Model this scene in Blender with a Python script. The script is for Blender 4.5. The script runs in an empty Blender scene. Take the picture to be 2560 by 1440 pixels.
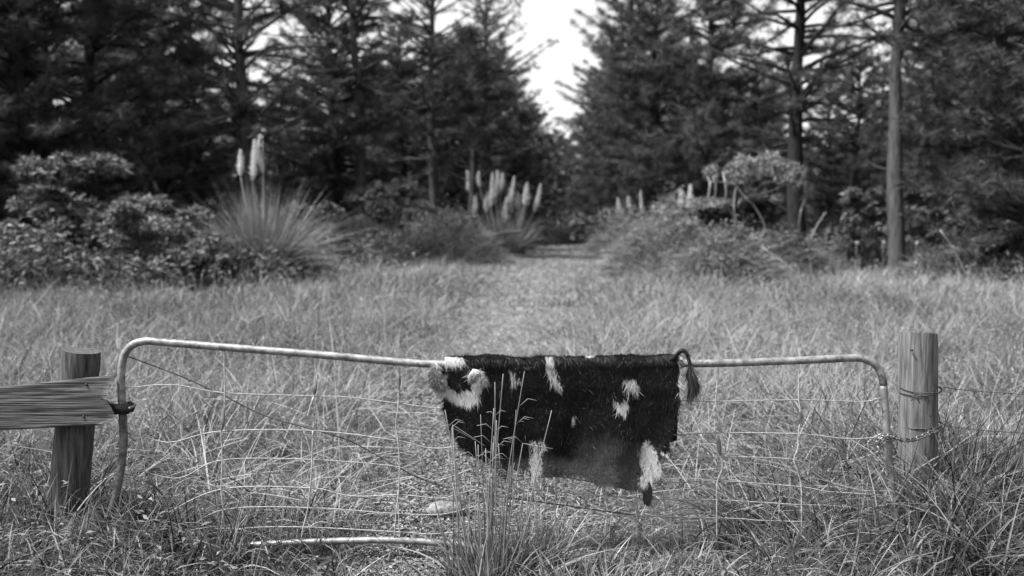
import bpy, math, random
import numpy as np
from mathutils import Vector
PI = math.pi
SC = bpy.context.scene
COL = SC.collection
# ------------------------------------------------------------------ camera
FPX = 35 / 36 * 2560
EYE = 1.75
PITCH = math.atan(190 / FPX)
cam = bpy.data.cameras.new('camera')
cam.lens = 35; cam.sensor_width = 36; cam.sensor_fit = 'HORIZONTAL'
cam.clip_start = 0.05; cam.clip_end = 2000
cam.dof.use_dof = True; cam.dof.focus_distance = 4.9; cam.dof.aperture_fstop = 1.7
co = bpy.data.objects.new('camera', cam); COL.objects.link(co)
co.location = (0, 0, EYE); co.rotation_euler = (PI / 2 - PITCH, 0, 0)
SC.camera = co
# ------------------------------------------------------------------ sky and sun
SUN_EL, SUN_AZ = math.radians(60), math.radians(-108)      # azimuth from +Y, clockwise; the light comes from the left
w = bpy.data.worlds.new('World'); SC.world = w; w.use_nodes = True
nt = w.node_tree
bg = nt.nodes['Background']
sky = nt.nodes.new('ShaderNodeTexSky'); sky.sky_type = 'NISHITA'; sky.sun_disc = False
sky.sun_elevation = SUN_EL; sky.sun_rotation = SUN_AZ; sky.dust_density = 3.0; sky.air_density = 1.0
bw = nt.nodes.new('ShaderNodeRGBToBW')                    # black-and-white film: everything here is neutral grey
nt.links.new(sky.outputs[0], bw.inputs[0]); nt.links.new(bw.outputs[0], bg.inputs[0])
bg.inputs[1].default_value = 0.12
ld = bpy.data.lights.new('sun', 'SUN'); ld.energy = 3.6; ld.angle = math.radians(9); ld.color = (1, 1, 1)
sun = bpy.data.objects.new('sun', ld); COL.objects.link(sun)
sdir = Vector((math.sin(SUN_AZ) * math.cos(SUN_EL), math.cos(SUN_AZ) * math.cos(SUN_EL) , math.sin(SUN_EL)))
sun.rotation_euler = sdir.to_track_quat('Z', 'Y').to_euler()
SC.view_settings.view_transform = 'Standard'; SC.view_settings.look = 'None'
SC.view_settings.exposure = 1.6; SC.view_settings.gamma = 1
SC.cycles.max_bounces = 5; SC.cycles.diffuse_bounces = 3; SC.cycles.glossy_bounces = 2; SC.cycles.transmission_bounces = 3
# ------------------------------------------------------------------ helpers
G = 4.93                                                  # distance of the gate


def at(px, py, Y=G):
    dx = (px - 1280) / FPX; dz = -(py - 720) / FPX
    d = Vector((dx, math.cos(PITCH) + dz * math.sin(PITCH), -math.sin(PITCH) + dz * math.cos(PITCH)))
    t = Y / d.y
    return Vector((d.x * t, Y, EYE + d.z * t))


def vnoise(x, y, seed=0):
    x = np.asarray(x, float); y = np.asarray(y, float)
    xi = np.floor(x).astype(np.int64); yi = np.floor(y).astype(np.int64)
    fx = x - xi; fy = y - yi; fx = fx * fx * (3 - 2 * fx); fy = fy * fy * (3 - 2 * fy)

    def h(a, b):
        n = (a * 374761393 + b * 668265263 + seed * 1274126177) & 0x7fffffff
        n = ((n ^ (n >> 13)) * 1274126177) & 0x7fffffff
        return ((n ^ (n >> 16)) & 0xffff) / 65535.0
    return (h(xi, yi) * (1 - fx) + h(xi + 1, yi) * fx) * (1 - fy) + (h(xi, yi + 1) * (1 - fx) + h(xi + 1, yi + 1) * fx) * fy


def fbm(x, y, seed=0, o=3):
    s = 0; a = 0.5; n = 0
    for i in range(o):
        s = s + a * vnoise(x * 2 ** i, y * 2 ** i, seed + i * 17); n += a; a *= .5
    return s / n


PATH_PX = [(1130, 1400), (1120, 1180), (1130, 1050), (1190, 950), (1275, 820), (1330, 720), (1400, 620), (1406, 575), (1406, 550)]
PATH = [(((px - 1280) / FPX) * (EYE * FPX / (py - 530)), EYE * FPX / (py - 530)) for px, py in PATH_PX]
PY_ = np.array([p[1] for p in PATH]); PX_ = np.array([p[0] for p in PATH])



def H(x, y):
    x = np.asarray(x, float); y = np.asarray(y, float)
    near = np.exp(-((y - 5.2) / 2.5) ** 2)
    h = 0.16 * np.exp(-((x + 2.3) / .75) ** 2) * near + 0.20 * np.exp(-((x - 2.5) / .9) ** 2) * near
    h = h + 0.05 * (fbm(x * .5, y * .5, 3) - .5) * np.exp(-(np.maximum(y, 0) / 22) ** 2) + 0.012 * (fbm(x * 4, y * 4, 5) - .5) * np.exp(-y / 9) + 0.16 * (fbm(x * .22, y * .22, 6) - .5) * np.clip((y - 7) / 10, 0, 1) * np.clip((np.abs(x - np.interp(y, PY_, PX_)) - .5) / 3, 0, 1)
    h = h + 0.5 * np.clip((np.abs(x - 1.5) - 9) / 20, 0, 1)
    return h


def path_d(x, y):
    """0 in the middle of the trodden track, 1 at its edge"""
    c = np.interp(y, PY_, PX_); hw = np.interp(y, [4, 7, 15, 30, 48, 120], [.34, .55, 1.25, 2.2, 2.4, 2.4])
    return np.abs(x - c + .25 * (fbm(y * .6, y * 0 + 3, 9) - .5)) / hw


def edge_d(x, y):
    px = 1280 + FPX * np.asarray(x) / np.asarray(y)
    return np.interp(px, [-600, 0, 200, 700, 1000, 1300, 1390, 1450, 1550, 1900, 2250, 2500, 3100],
                     [18, 20, 21, 24.5, 32, 52, 130, 130, 55, 38, 33, 24, 18])


def link(name, me, mat, parent=None):
    o = bpy.data.objects.new(name, me); COL.objects.link(o)
    if mat is not None and len(me.materials) == 0: me.materials.append(mat)
    if parent is not None: o.parent = parent
    return o


def tag(o, label=None, cat=None, group=None, kind=None):
    if label: o['label'] = label
    if cat: o['category'] = cat
    if group: o['group'] = group
    if kind: o['kind'] = kind
    return o


def empty(name, loc=(0, 0, 0), label=None, cat=None, group=None, rz=0):
    o = bpy.data.objects.new(name, None); COL.objects.link(o); o.location = loc; o.rotation_euler = (0, 0, rz)
    o.empty_display_size = .1
    return tag(o, label, cat, group)


class MB:
    """collects numpy pieces: verts, polys (lists of equal-size faces), a tone per vertex"""
    def __init__(s): s.v = []; s.t = []; s.f = []; s.n = 0

    def add(s, v, faces, tone=0.5):
        v = np.asarray(v, np.float32).reshape(-1, 3)
        s.v.append(v)
        s.t.append(np.broadcast_to(np.asarray(tone, np.float32), (len(v),)).copy() if np.ndim(tone) == 0 else np.asarray(tone, np.float32))
        for f in faces:
            if len(f): s.f.append(np.asarray(f, np.int64) + s.n)
        s.n += len(v)

    def build(s, name, mat, parent=None, smooth=False, org=(0, 0, 0)):
        me = bpy.data.meshes.new(name)
        v = np.concatenate(s.v) - np.asarray(org, np.float32); t = np.concatenate(s.t)
        me.vertices.add(len(v)); me.vertices.foreach_set('co', v.ravel())
        loops = np.concatenate([f.ravel() for f in s.f]).astype(np.int32)
        tot = np.concatenate([np.full(len(f), f.shape[1], np.int32) for f in s.f])
        st = np.concatenate([[0], np.cumsum(tot)[:-1]]).astype(np.int32)
        me.loops.add(len(loops)); me.loops.foreach_set('vertex_index', loops)
        me.polygons.add(len(tot)); me.polygons.foreach_set('loop_start', st); me.polygons.foreach_set('loop_total', tot)
        if smooth: me.polygons.foreach_set('use_smooth', np.ones(len(tot), bool))
        a = me.attributes.new('tone', 'FLOAT', 'POINT'); a.data.foreach_set('value', t)
        me.update(calc_edges=True)
        return link(name, me, mat, parent)


def norm(a): return a / np.maximum(np.linalg.norm(a, axis=-1, keepdims=True), 1e-9)


def ribbons(mb, p, d, L, W, tone, nseg=3, curl=.3, bend=None, rng=None, blunt=0.0, face=None):
    """flat tapering strips; p,d (n,3), L,W,tone (n,)"""
    n = len(p); d = norm(d)
    L = np.broadcast_to(L, (n,)); W = np.broadcast_to(W, (n,)); tone = np.broadcast_to(tone, (n,)); curl = np.broadcast_to(curl, (n,))
    if bend is None:
        bend = np.stack([d[:, 0], d[:, 1], np.full(n, -.9)], 1)
    r = rng.normal(size=(n, 3)) if face is None else np.broadcast_to(face, (n, 3)) + .3 * rng.normal(size=(n, 3))
    s = norm(np.cross(d, r))
    rings = []; tt = []
    for k in range(nseg):
        t = k / nseg
        c = p + d * (L * t)[:, None] + bend * (curl * L * t * t)[:, None]
        wd = (W * .5 * (1 - t ** 1.7) * (1 if k else .75))[:, None] * s
        rings += [c - wd, c + wd]
    tip = p + d * L[:, None] + bend * (curl * L)[:, None]
    rings.append(tip)
    v = np.stack(rings, 1).reshape(-1, 3); m = 2 * nseg + 1
    b = (np.arange(n) * m)[:, None]
    q = [b + np.array([[2 * k, 2 * k + 1, 2 * k + 3, 2 * k + 2]]) for k in range(nseg - 1)]
    q = np.concatenate(q) if q else np.zeros((0, 4), int)
    tr = b + np.array([[2 * nseg - 2, 2 * nseg - 1, 2 * nseg]])
    mb.add(v, [q, tr], np.repeat(tone, m))


def leaves(mb, p, d, L, W, tone, rng, fold=.25):
    """folded diamond leaves"""
    n = len(p); d = norm(d)
    L = np.broadcast_to(L, (n,))[:, None]; W = np.broadcast_to(W, (n,))[:, None]; tone = np.broadcast_to(tone, (n,))
    up = norm(np.array([0, 0, 1.]) + .6 * rng.normal(size=(n, 3)))
    s = norm(np.cross(d, up)); u = norm(np.cross(s, d))
    a = p; b = p + d * L * .45 + s * W * .5 + u * W * fold; c = p + d * L - u * L * .12; e = p + d * L * .45 - s * W * .5 + u * W * fold
    m = p + d * L * .5
    v = np.stack([a, b, c, e, m], 1).reshape(-1, 3); q = (np.arange(n) * 5)[:, None]
    mb.add(v, [q + np.array([[0, 4, 1]]), q + np.array([[4, 2, 1]]), q + np.array([[0, 3, 4]]), q + np.array([[3, 2, 4]])], np.repeat(tone, 5))


def tube(mb, pts, rad, sides=8, tone=.5, cap=True, jitter=0.0, seed=1):
    P = np.array([list(p) for p in pts], float); n = len(P)
    R = np.broadcast_to(np.asarray(rad, float), (n,))
    T = norm(np.gradient(P, axis=0))
    ref = np.array([0, 0, 1.]) if abs(T[0][2]) < .9 else np.array([1., 0, 0])
    u = norm(np.cross(T[0], ref)); rng = np.random.default_rng(seed)
    rings = []
    for i in range(n):
        u = norm(u - T[i] * np.dot(u, T[i])); v = np.cross(T[i], u)
        a = np.arange(sides) * 2 * PI / sides
        rr = R[i] * (1 + jitter * (rng.random(sides) - .5))
        rings.append(P[i] + (np.cos(a) * rr)[:, None] * u + (np.sin(a) * rr)[:, None] * v)
    V = np.concatenate(rings)
    k = np.arange(sides); k2 = (k + 1) % sides
    q = np.concatenate([np.stack([i * sides + k, i * sides + k2, (i + 1) * sides + k2, (i + 1) * sides + k], 1) for i in range(n - 1)])
    fs = [q]
    if cap: fs += [np.array([k[::-1]]), np.array([k + (n - 1) * sides])]
    mb.add(V, fs, tone)


def spline(pts, step=.02):
    """Catmull-Rom through points"""
    P = [Vector(p) for p in pts]; P = [P[0] * 2 - P[1]] + P + [P[-1] * 2 - P[-2]]
    out = []
    for i in range(1, len(P) - 2):
        a, b, c, d = P[i - 1:i + 3]
        n = max(2, int((c - b).length / step))
        for k in range(n):
            t = k / n
            out.append(.5 * ((2 * b) + (c - a) * t + (2 * a - 5 * b + 4 * c - d) * t * t + (3 * b - a - 3 * c + d) * t ** 3))
    out.append(P[-2]); return out


# ------------------------------------------------------------------ materials
def mat(name, dark, light, rough=.7, scale=6, trans=0.0, metal=0, spec=.3, bump=0, stretch=(1, 1, 1), tone=True, blotch=None):
    m = bpy.data.materials.new(name); m.use_nodes = True; t = m.node_tree; N = t.nodes; Lk = t.links
    b = N['Principled BSDF']; out = N['Material Output']
    b.inputs['Roughness'].default_value = rough; b.inputs['Metallic'].default_value = metal
    b.inputs['Specular IOR Level'].default_value = spec
    tc = N.new('ShaderNodeTexCoord'); mp = N.new('ShaderNodeMapping'); mp.inputs['Scale'].default_value = stretch
    Lk.new(tc.outputs['Object'], mp.inputs[0])
    nz = N.new('ShaderNodeTexNoise'); nz.inputs['Scale'].default_value = scale; nz.inputs['Detail'].default_value = 5
    Lk.new(mp.outputs[0], nz.inputs[0])
    fac = nz.outputs[0]
    rp = N.new('ShaderNodeValToRGB')
    rp.color_ramp.elements[0].color = (dark,) * 3 + (1,); rp.color_ramp.elements[1].color = (light,) * 3 + (1,)
    if tone:
        at_ = N.new('ShaderNodeAttribute'); at_.attribute_name = 'tone'
        mx = N.new('ShaderNodeMath'); mx.operation = 'MULTIPLY_ADD'; mx.inputs[1].default_value = .5
        Lk.new(nz.outputs[0], mx.inputs[0])
        sb = N.new('ShaderNodeMath'); sb.operation = 'SUBTRACT'; Lk.new(at_.outputs['Fac'], sb.inputs[0]); sb.inputs[1].default_value = .25
        Lk.new(sb.outputs[0], mx.inputs[2]); fac = mx.outputs[0]
        rp.color_ramp.elements[0].position = 0; rp.color_ramp.elements[1].position = 1
    else:
        rp.color_ramp.elements[0].position = .3; rp.color_ramp.elements[1].position = .7
    Lk.new(fac, rp.inputs[0])
    col = rp.outputs[0]
    if blotch:
        n2 = N.new('ShaderNodeTexNoise'); n2.inputs['Scale'].default_value = blotch[0]; n2.inputs['Detail'].default_value = 6; n2.inputs['Roughness'].default_value = .7
        Lk.new(mp.outputs[0], n2.inputs[0])
        r2 = N.new('ShaderNodeValToRGB'); r2.color_ramp.elements[0].position = blotch[1]; r2.color_ramp.elements[1].position = blotch[1] + .08
        Lk.new(n2.outputs[0], r2.inputs[0])
        mi = N.new('ShaderNodeMix'); mi.data_type = 'RGBA'; Lk.new(r2.outputs[0], mi.inputs[0]); Lk.new(col, mi.inputs[6])
        mi.inputs[7].default_value = (blotch[2],) * 3 + (1,); col = mi.outputs[2]
    Lk.new(col, b.inputs['Base Color'])
    if bump:
        bp = N.new('ShaderNodeBump'); bp.inputs['Strength'].default_value = bump; bp.inputs['Distance'].default_value = .01
        Lk.new(nz.outputs[0], bp.inputs['Height']); Lk.new(bp.outputs[0], b.inputs['Normal'])
    if trans:
        tr = N.new('ShaderNodeBsdfTranslucent'); Lk.new(col, tr.inputs[0])
        ms = N.new('ShaderNodeMixShader'); ms.inputs[0].default_value = trans
        Lk.new(b.outputs[0], ms.inputs[1]); Lk.new(tr.outputs[0], ms.inputs[2]); Lk.new(ms.outputs[0], out.inputs[0])
    return m


M_soil = mat('soil', .012, .09, .95, 9, bump=.6, tone=True)
M_grass = mat('grass', .010, .265, .6, 3, trans=.25)
M_litter = mat('litter', .015, .26, .8, 3, trans=.1)
M_pine = mat('pine_needles', .004, .10, .6, 1.2, trans=.2)
M_leaf = mat('shrub_leaves', .010, .19, .5, 2, trans=.2, spec=.3)
M_pampas = mat('pampas_blades', .02, .26, .6, 3, trans=.2)
M_plume = mat('plume', .5, .8, .9, 3, trans=.35)
M_bark_dark = mat('bark_dark', .006, .03, .95, 6, stretch=(3, 3, .6), bump=.8, tone=False)
M_bark_pale = mat('bark_pale', .12, .30, .9, 6, stretch=(3, 3, .5), bump=.6, tone=False)
M_bark_grey = mat('bark_grey', .015, .085, .9, 6, stretch=(3, 3, .5), bump=.6, tone=False)
M_galv = mat('galvanised', .09, .26, .5, 30, metal=.35, spec=.5, tone=False, blotch=(18, .56, .07), bump=.15)
M_rust = mat('rusty_tube', .03, .15, .65, 30, metal=.2, spec=.4, tone=False, blotch=(12, .55, .035), bump=.2)
M_wire = mat('old_wire', .13, .30, .6, 60, metal=.2, tone=False)
M_stay = mat('stay_wire_zinc', .2, .45, .6, 60, metal=.2, tone=False)
M_wire_dark = mat('rusty_wire', .02, .08, .7, 60, metal=.1, tone=False)
M_iron = mat('black_iron', .006, .02, .5, 30, metal=.2, spec=.5, tone=False, bump=.2)
M_chain = mat('chain_steel', .05, .22, .4, 50, metal=.6, spec=.6, tone=False)
M_post_dark = mat('tarred_post', .010, .085, .9, 14, stretch=(4, 4, .4), bump=.8, tone=False)
M_post = mat('weathered_post', .035, .16, .9, 16, stretch=(4, 4, .35), bump=1.0, tone=False, blotch=(5, .62, .05))
M_plank = mat('grey_board', .012, .13, .95, 13, stretch=(.3, 3, 14), bump=1.0, tone=False, blotch=(4, .60, .02))
M_flower = mat('white_petals', .5, .7, .6, 3, tone=False, trans=.2)
M_stone = mat('pale_stone', .05, .22, .95, 30, tone=False, bump=1, blotch=(12, .55, .05))


def mat_fur(name):
    m = bpy.data.materials.new(name); m.use_nodes = True; t = m.node_tree; b = t.nodes['Principled BSDF']
    a = t.nodes.new('ShaderNodeAttribute'); a.attribute_name = 'tone'
    rp = t.nodes.new('ShaderNodeValToRGB'); e = rp.color_ramp.elements
    e[0].position = 0; e[0].color = (.003, .003, .003, 1); e[1].position = 1; e[1].color = (.42, .42, .42, 1)
    t.links.new(a.outputs['Fac'], rp.inputs[0]); t.links.new(rp.outputs[0], b.inputs['Base Color'])
    b.inputs['Roughness'].default_value = .42; b.inputs['Specular IOR Level'].default_value = .10
    return m


M_fur = mat_fur('cow_hair')
RS = np.random.default_rng

# ================================================================== the setting
# ground: one sheet, fine near the gate, coarse to the horizon
def axis(fine, far):
    a = [0.0]; s = fine
    while a[-1] < far: a.append(a[-1] + s); s *= 1.07
    return np.array(a)


ax = axis(.06, 700); xs = np.concatenate([-ax[::-1][:-1], ax]); ys = np.concatenate([-axis(.5, 60)[::-1][:-1], axis(.12, 900)]) + 3.5
X, Y = np.meshgrid(xs, ys)
mb = MB(); Z = H(X, Y)
nx, ny = len(xs), len(ys)
i, j = np.meshgrid(np.arange(nx - 1), np.arange(ny - 1)); b0 = (j * nx + i).ravel()
pd = path_d(X, np.maximum(Y, 3.5))
tone = np.clip(.35 + .45 * np.clip(1.2 - pd, 0, 1) + .5 * (fbm(X * 3, Y * 3, 8) - .5) * np.exp(-np.abs(Y) / 12), 0, 1).ravel()
mb.add(np.stack([X, Y, Z], 2).reshape(-1, 3), [np.stack([b0, b0 + 1, b0 + nx + 1, b0 + nx], 1)], tone)
tag(mb.build('ground', M_soil, smooth=True), kind='structure')


def scatter(n, y0, y1, rng, power=1.0, margin=2.5, xmax=None):
    """points whose density falls with distance"""
    u = rng.random(int(n))
    y = y0 * (y1 / y0) ** (u ** power)
    half = .62 * y + margin
    x = (rng.random(int(n)) * 2 - 1) * half
    return x, y


# long meadow grass
rng = RS(5)
mb = MB()
def grass(n, y0, y1, hmin, hmax, wmul, nseg=3, keep_path=.12, flop=.8, zone=None, tonebias=0.):
    x, y = scatter(n, y0, y1, rng)
    pdv = path_d(x, y)
    k = (pdv > .75 + .5 * rng.random(len(x))) | (rng.random(len(x)) < keep_path)
    k &= y < edge_d(x, y) + 3 * rng.random(len(x))
    clump = fbm(x * 1.1, y * 1.1, 21)
    k &= rng.random(len(x)) < np.clip(.1 + 3.2 * (clump - .25), .12, 1)
    if zone is not None: k &= zone(x, y)
    x = x[k]; y = y[k]; pdv = pdv[k]; clump = clump[k]
    m = len(x)
    hf = np.clip(pdv * .75, .28, 1) * (.3 + 1.4 * fbm(x * .8, y * .8, 33))
    # lower in front of the middle of the gate
    hf *= np.where(y < 6.4, np.interp(x, [-2.2, -1.7, -1.2, 1.2, 1.7, 2.1], [1, .8, .5, .5, .8, 1.15]), 1)
    L = (hmin + (hmax - hmin) * rng.random(m) ** 1.5) * hf
    a = fbm(x * .9, y * .9, 44) * 4 * PI + rng.normal(size=m) * 1.5
    tilt = np.abs(rng.normal(size=m)) * .62 * flop + .15
    d = np.stack([np.cos(a) * tilt, np.sin(a) * tilt, np.ones(m)], 1)
    W = (.0045 + .005 * rng.random(m)) * wmul
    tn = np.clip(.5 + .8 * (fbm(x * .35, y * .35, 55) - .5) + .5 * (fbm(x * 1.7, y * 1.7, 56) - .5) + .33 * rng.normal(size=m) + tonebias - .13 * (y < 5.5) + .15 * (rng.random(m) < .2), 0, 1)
    p = np.stack([x, y, H(x, y) - .01], 1)
    ribbons(mb, p, d, L, W, tn, nseg, curl=.1 + .75 * rng.random(m) * flop, rng=rng)

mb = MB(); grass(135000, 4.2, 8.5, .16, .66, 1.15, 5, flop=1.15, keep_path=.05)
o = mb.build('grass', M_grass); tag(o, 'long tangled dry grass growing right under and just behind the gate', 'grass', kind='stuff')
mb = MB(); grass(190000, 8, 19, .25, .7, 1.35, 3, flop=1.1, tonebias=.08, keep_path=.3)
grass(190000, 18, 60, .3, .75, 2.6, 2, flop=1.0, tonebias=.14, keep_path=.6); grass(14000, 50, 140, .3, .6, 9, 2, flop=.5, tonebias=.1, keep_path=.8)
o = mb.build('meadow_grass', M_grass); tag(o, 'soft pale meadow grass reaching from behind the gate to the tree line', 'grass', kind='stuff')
# short turf on the track and between tufts
mb = MB()
x, y = scatter(230000, 4.2, 60, rng); k = (y < edge_d(x, y) + 2); x = x[k]; y = y[k]; m = len(x)
k = (path_d(x, y) > .55) | (rng.random(m) < .4) | (y > 12); x = x[k]; y = y[k]; m = len(x)
a = rng.random(m) * 2 * PI; sc = np.maximum(1, y / 7)
d = np.stack([np.cos(a), np.sin(a), .35 + 1.0 * rng.random(m)], 1)
tn = np.clip(.55 + .25 * rng.normal(size=m) + .35 * np.clip(1.1 - path_d(x, y), 0, 1) * (y > 8), 0, 1)
ribbons(mb, np.stack([x, y, H(x, y)], 1), d, (.04 + .07 * rng.random(m)) * sc ** .35, .006 * sc, tn, 2, curl=.4, rng=rng)
o = mb.build('short_turf', M_grass); tag(o, 'short cropped turf covering the soil along the trodden track', 'turf', kind='stuff')
# broad leaved weeds between the grass
mb = MB(); x, y = scatter(3000, 4.3, 20, rng); k = (path_d(x, y) > .6) & (fbm(x * .9, y * .9, 61) > .58); x = x[k]; y = y[k]; m = len(x); n = 9
X_ = np.repeat(x, n); Y_ = np.repeat(y, n); a = rng.random(m * n) * 2 * PI; hz = np.repeat(.05 + .18 * rng.random(m), n)
leaves(mb, np.stack([X_ + .03 * np.cos(a), Y_ + .03 * np.sin(a), H(X_, Y_) + hz * (.4 + .8 * rng.random(m * n))], 1), np.stack([np.cos(a), np.sin(a), .5 * rng.random(m * n)], 1), .03 + .045 * rng.random(m * n), .010 + .012 * rng.random(m * n), np.clip(.4 + .2 * rng.normal(size=m * n), 0, 1), rng)
o = mb.build('weeds', M_grass); tag(o, 'low broad leaved weeds scattered between the grass blades', 'weeds', kind='stuff')
# seed heads nodding above the grass
mb = MB(); x, y = scatter(2600, 4.6, 30, rng); k = (y > 6.2) & (path_d(x, y) > 1.2) & (y < edge_d(x, y)) & (rng.random(2600) < np.clip(y / 9, .25, 1)); x = x[k]; y = y[k]; m = len(x)
a = rng.random(m) * 2 * PI; tl = .35 * rng.random(m); L_ = .35 + .4 * rng.random(m); p0 = np.stack([x, y, H(x, y)], 1); d0 = norm(np.stack([np.cos(a) * tl, np.sin(a) * tl, np.ones(m)], 1))
ribbons(mb, p0, d0, L_, .0028 + .0004 * y, .75, 3, curl=.12, rng=rng)
tp0 = p0 + d0 * L_[:, None] * .9 + np.stack([d0[:, 0], d0[:, 1], -.9 + 0 * a], 1) * (.12 * L_ * .8)[:, None]
n = 12; c = np.repeat(tp0, n, 0); dd = np.repeat(d0 + np.stack([np.cos(a), np.sin(a), -.3 + 0 * a], 1) * .5, n, 0); dd = norm(dd); f = rng.random(m * n)
leaves(mb, c + dd * (f * .10)[:, None], dd + .5 * rng.normal(size=(m * n, 3)), .014 + .001 * np.repeat(y, n), .005 + .0006 * np.repeat(y, n), .85, rng)
o = mb.build('seed_heads', M_grass); tag(o, 'nodding grass seed heads standing above the blades', 'seed heads', kind='stuff')
# litter on the track
mb = MB()
m = 60000; y = 4.4 * (11 / 4.4) ** rng.random(m); x = np.interp(y, PY_, PX_) + rng.normal(size=m) * np.interp(y, [4, 7, 16], [.42, .5, .9])
a = rng.random(m) * 2 * PI; sc = np.maximum(1, y / 8)
leaves(mb, np.stack([x, y, H(x, y) + .004 + .012 * rng.random(m)], 1), np.stack([np.cos(a), np.sin(a), .25 * rng.normal(size=m)], 1),
       (.012 + .025 * rng.random(m)) * sc, (.006 + .012 * rng.random(m)) * sc, np.clip(.42 + .3 * rng.normal(size=m), 0, 1), rng)
o = mb.build('leaf_litter', M_litter); tag(o, 'scattered leaf litter and clover on the bare track behind the gate', 'leaf litter', kind='stuff')
# tall dry stalks leaning across the meadow
mb = MB(); m = 2600
x, y = scatter(m, 5.3, 34, rng); k = (path_d(x, y) > 1.3) & (y < edge_d(x, y) + 2) & ((y > 7) | (rng.random(m) < .5)); x = x[k]; y = y[k]; m = len(x)
a = rng.random(m) * 2 * PI; tl = np.abs(rng.normal(size=m)) * .75
d = np.stack([np.cos(a) * tl, np.sin(a) * tl, np.ones(m)], 1)
ribbons(mb, np.stack([x, y, H(x, y)], 1), d, (.45 + .55 * rng.random(m)) * (1 - .35 * (y < 7.5)), .0045 + .0006 * y, np.clip(.85 + .15 * rng.normal(size=m), 0, 1), 5, curl=.25 * rng.random(m), rng=rng)
m = 500   # lying stalks near the gate
y = 5.0 + 2.8 * rng.random(m); x = rng.normal(size=m) * 1.9; k = np.abs(x - .1) > .5; x = x[k]; y = y[k]; m = len(x)
a = rng.random(m) * 2 * PI
ribbons(mb, np.stack([x, y, H(x, y) + .1 + .2 * rng.random(m)], 1), np.stack([np.cos(a), np.sin(a) * .5, .25 * rng.normal(size=m)], 1), .25 + .35 * rng.random(m), .006, .85, 4, curl=.1, rng=rng)
o = mb.build('dry_stalks', M_grass); tag(o, 'tall bleached grass stalks leaning every way through the meadow', 'grass stalks', kind='stuff')

# ================================================================== left post with board
def post_mesh(name, base, top, r, m, parent, sides=28, seed=1, flare=1.05, dents=.08):
    rng = RS(seed); mb = MB(); n = 26
    base = Vector(base); top = Vector(top); ph = rng.random(3) * 6
    V = []
    for i in range(n + 1):
        t = i / n; c = base.lerp(top, t); a = np.arange(sides) * 2 * PI / sides
        rr = r * (flare + (1 - flare) * t) * (1 + dents * .5 * np.sin(a * 3 + ph[0] + t) * .5 + dents * .35 * np.sin(a * 7 + ph[1] - t * 2) * .5)
        if i == n: rr = rr * .97
        V.append(np.stack([c.x + np.cos(a) * rr, c.y + np.sin(a) * rr, np.full(sides, c.z) + (.012 * np.sin(a + ph[2]) if i == n else 0)], 1))
    k = np.arange(sides); k2 = (k + 1) % sides
    q = np.concatenate([np.stack([i * sides + k, i * sides + k2, (i + 1) * sides + k2, (i + 1) * sides + k], 1) for i in range(n)])
    mb.add(np.concatenate(V), [q])
    ring = V[-1]; c = ring.mean(0)
    mb.add(np.concatenate([ring, [c + [0, 0, -.006]]]), [np.stack([k, k2, np.full(sides, sides)], 1)])
    return mb.build(name, m, parent, smooth=False)


pL = at(203, 876, G + .085); bL = at(140, 1330, G + .085)
tl = empty('fence_post', (pL.x, pL.y, 0), 'dark round post left of the gate with a weathered board nailed across it', 'fence post')
post_mesh('post', (bL.x - tl.location.x, 0, -.3), (0, 0, pL.z), .094, M_post_dark, tl, seed=3)
# board: broken ragged right end
def board(parent):
    mb = MB(); rng = RS(12)
    y0, y1 = G - .062, G - .014
    n = 46
    tops = []; bots = []
    xs_t = np.linspace(-260, 275, 60)
    def yt(px): return 938 + (275 - px) * .105
    def yb(px): return 1062 + (275 - px) * .05
    # rows of grain strips with different ragged ends
    rows = 22
    V = []; F = []
    for yi, yy in enumerate((y0, y1)):
        for r_ in range(rows + 1):
            f = r_ / rows
            rag = 272 + 9 * math.sin(f * 9 + 1) + 6 * rng.random() - (18 if .93 < f else 0) - (14 if .42 < f < .5 else 0)
            for c_ in range(31):
                g = c_ / 30
                px = -260 + (rag + 260) * g
                p = at(px, yt(px) * (1 - f) + yb(px) * f, yy)
                V.append((p.x, yy + (.0015 * (rng.random() - .5) + .009 * (float(fbm(f * 17, g * 3, 160, 2)) - .5)) * (yi == 0), p.z))
    V = np.array(V) - np.array(list(parent.location))
    C = 31; R = rows + 1; N = C * R
    ii, jj = np.meshgrid(np.arange(C - 1), np.arange(R - 1)); b = (jj * C + ii).ravel()
    F1 = np.stack([b, b + C, b + C + 1, b + 1], 1); F2 = np.stack([b, b + 1, b + C + 1, b + C], 1) + N
    c = np.arange(C - 1); r = np.arange(R - 1)
    e = [np.stack([c, c + 1, c + 1 + N, c + N], 1), np.stack([c + (R - 1) * C, c + (R - 1) * C + N, c + 1 + (R - 1) * C + N, c + 1 + (R - 1) * C], 1)]
    for cc in (0, C - 1):
        q = r * C + cc; s = np.stack([q, q + N, q + N + C, q + C], 1); e.append(s)
    mb.add(V, [F1, F2] + e)
    return mb.build('board', M_plank, parent)


bd = board(tl)
for px, py in ((215, 962), (208, 1042)):
    p = at(px, py, G - .066) - tl.location
    mb = MB(); tube(mb, [p, p + Vector((0, .01, 0))], .006, 8); mb.build('nail', M_iron, bd)

# ================================================================== the gate
gate = empty('farm_gate', (at(1260, 1400).x, G, 0), 'bent galvanised tube gate with sagging wire mesh standing across the track', 'gate')
GO = gate.location


def gp(pts, dy=0.0): return [at(px, py, G + dy) - GO for px, py in pts]


def gtube(name, pts, rad, m, parent=gate, sides=10, dy=0.0, step=.02):
    mb = MB(); tube(mb, spline(gp(pts, dy), step), rad, sides); return mb.build(name, m, parent, smooth=True)


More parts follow.
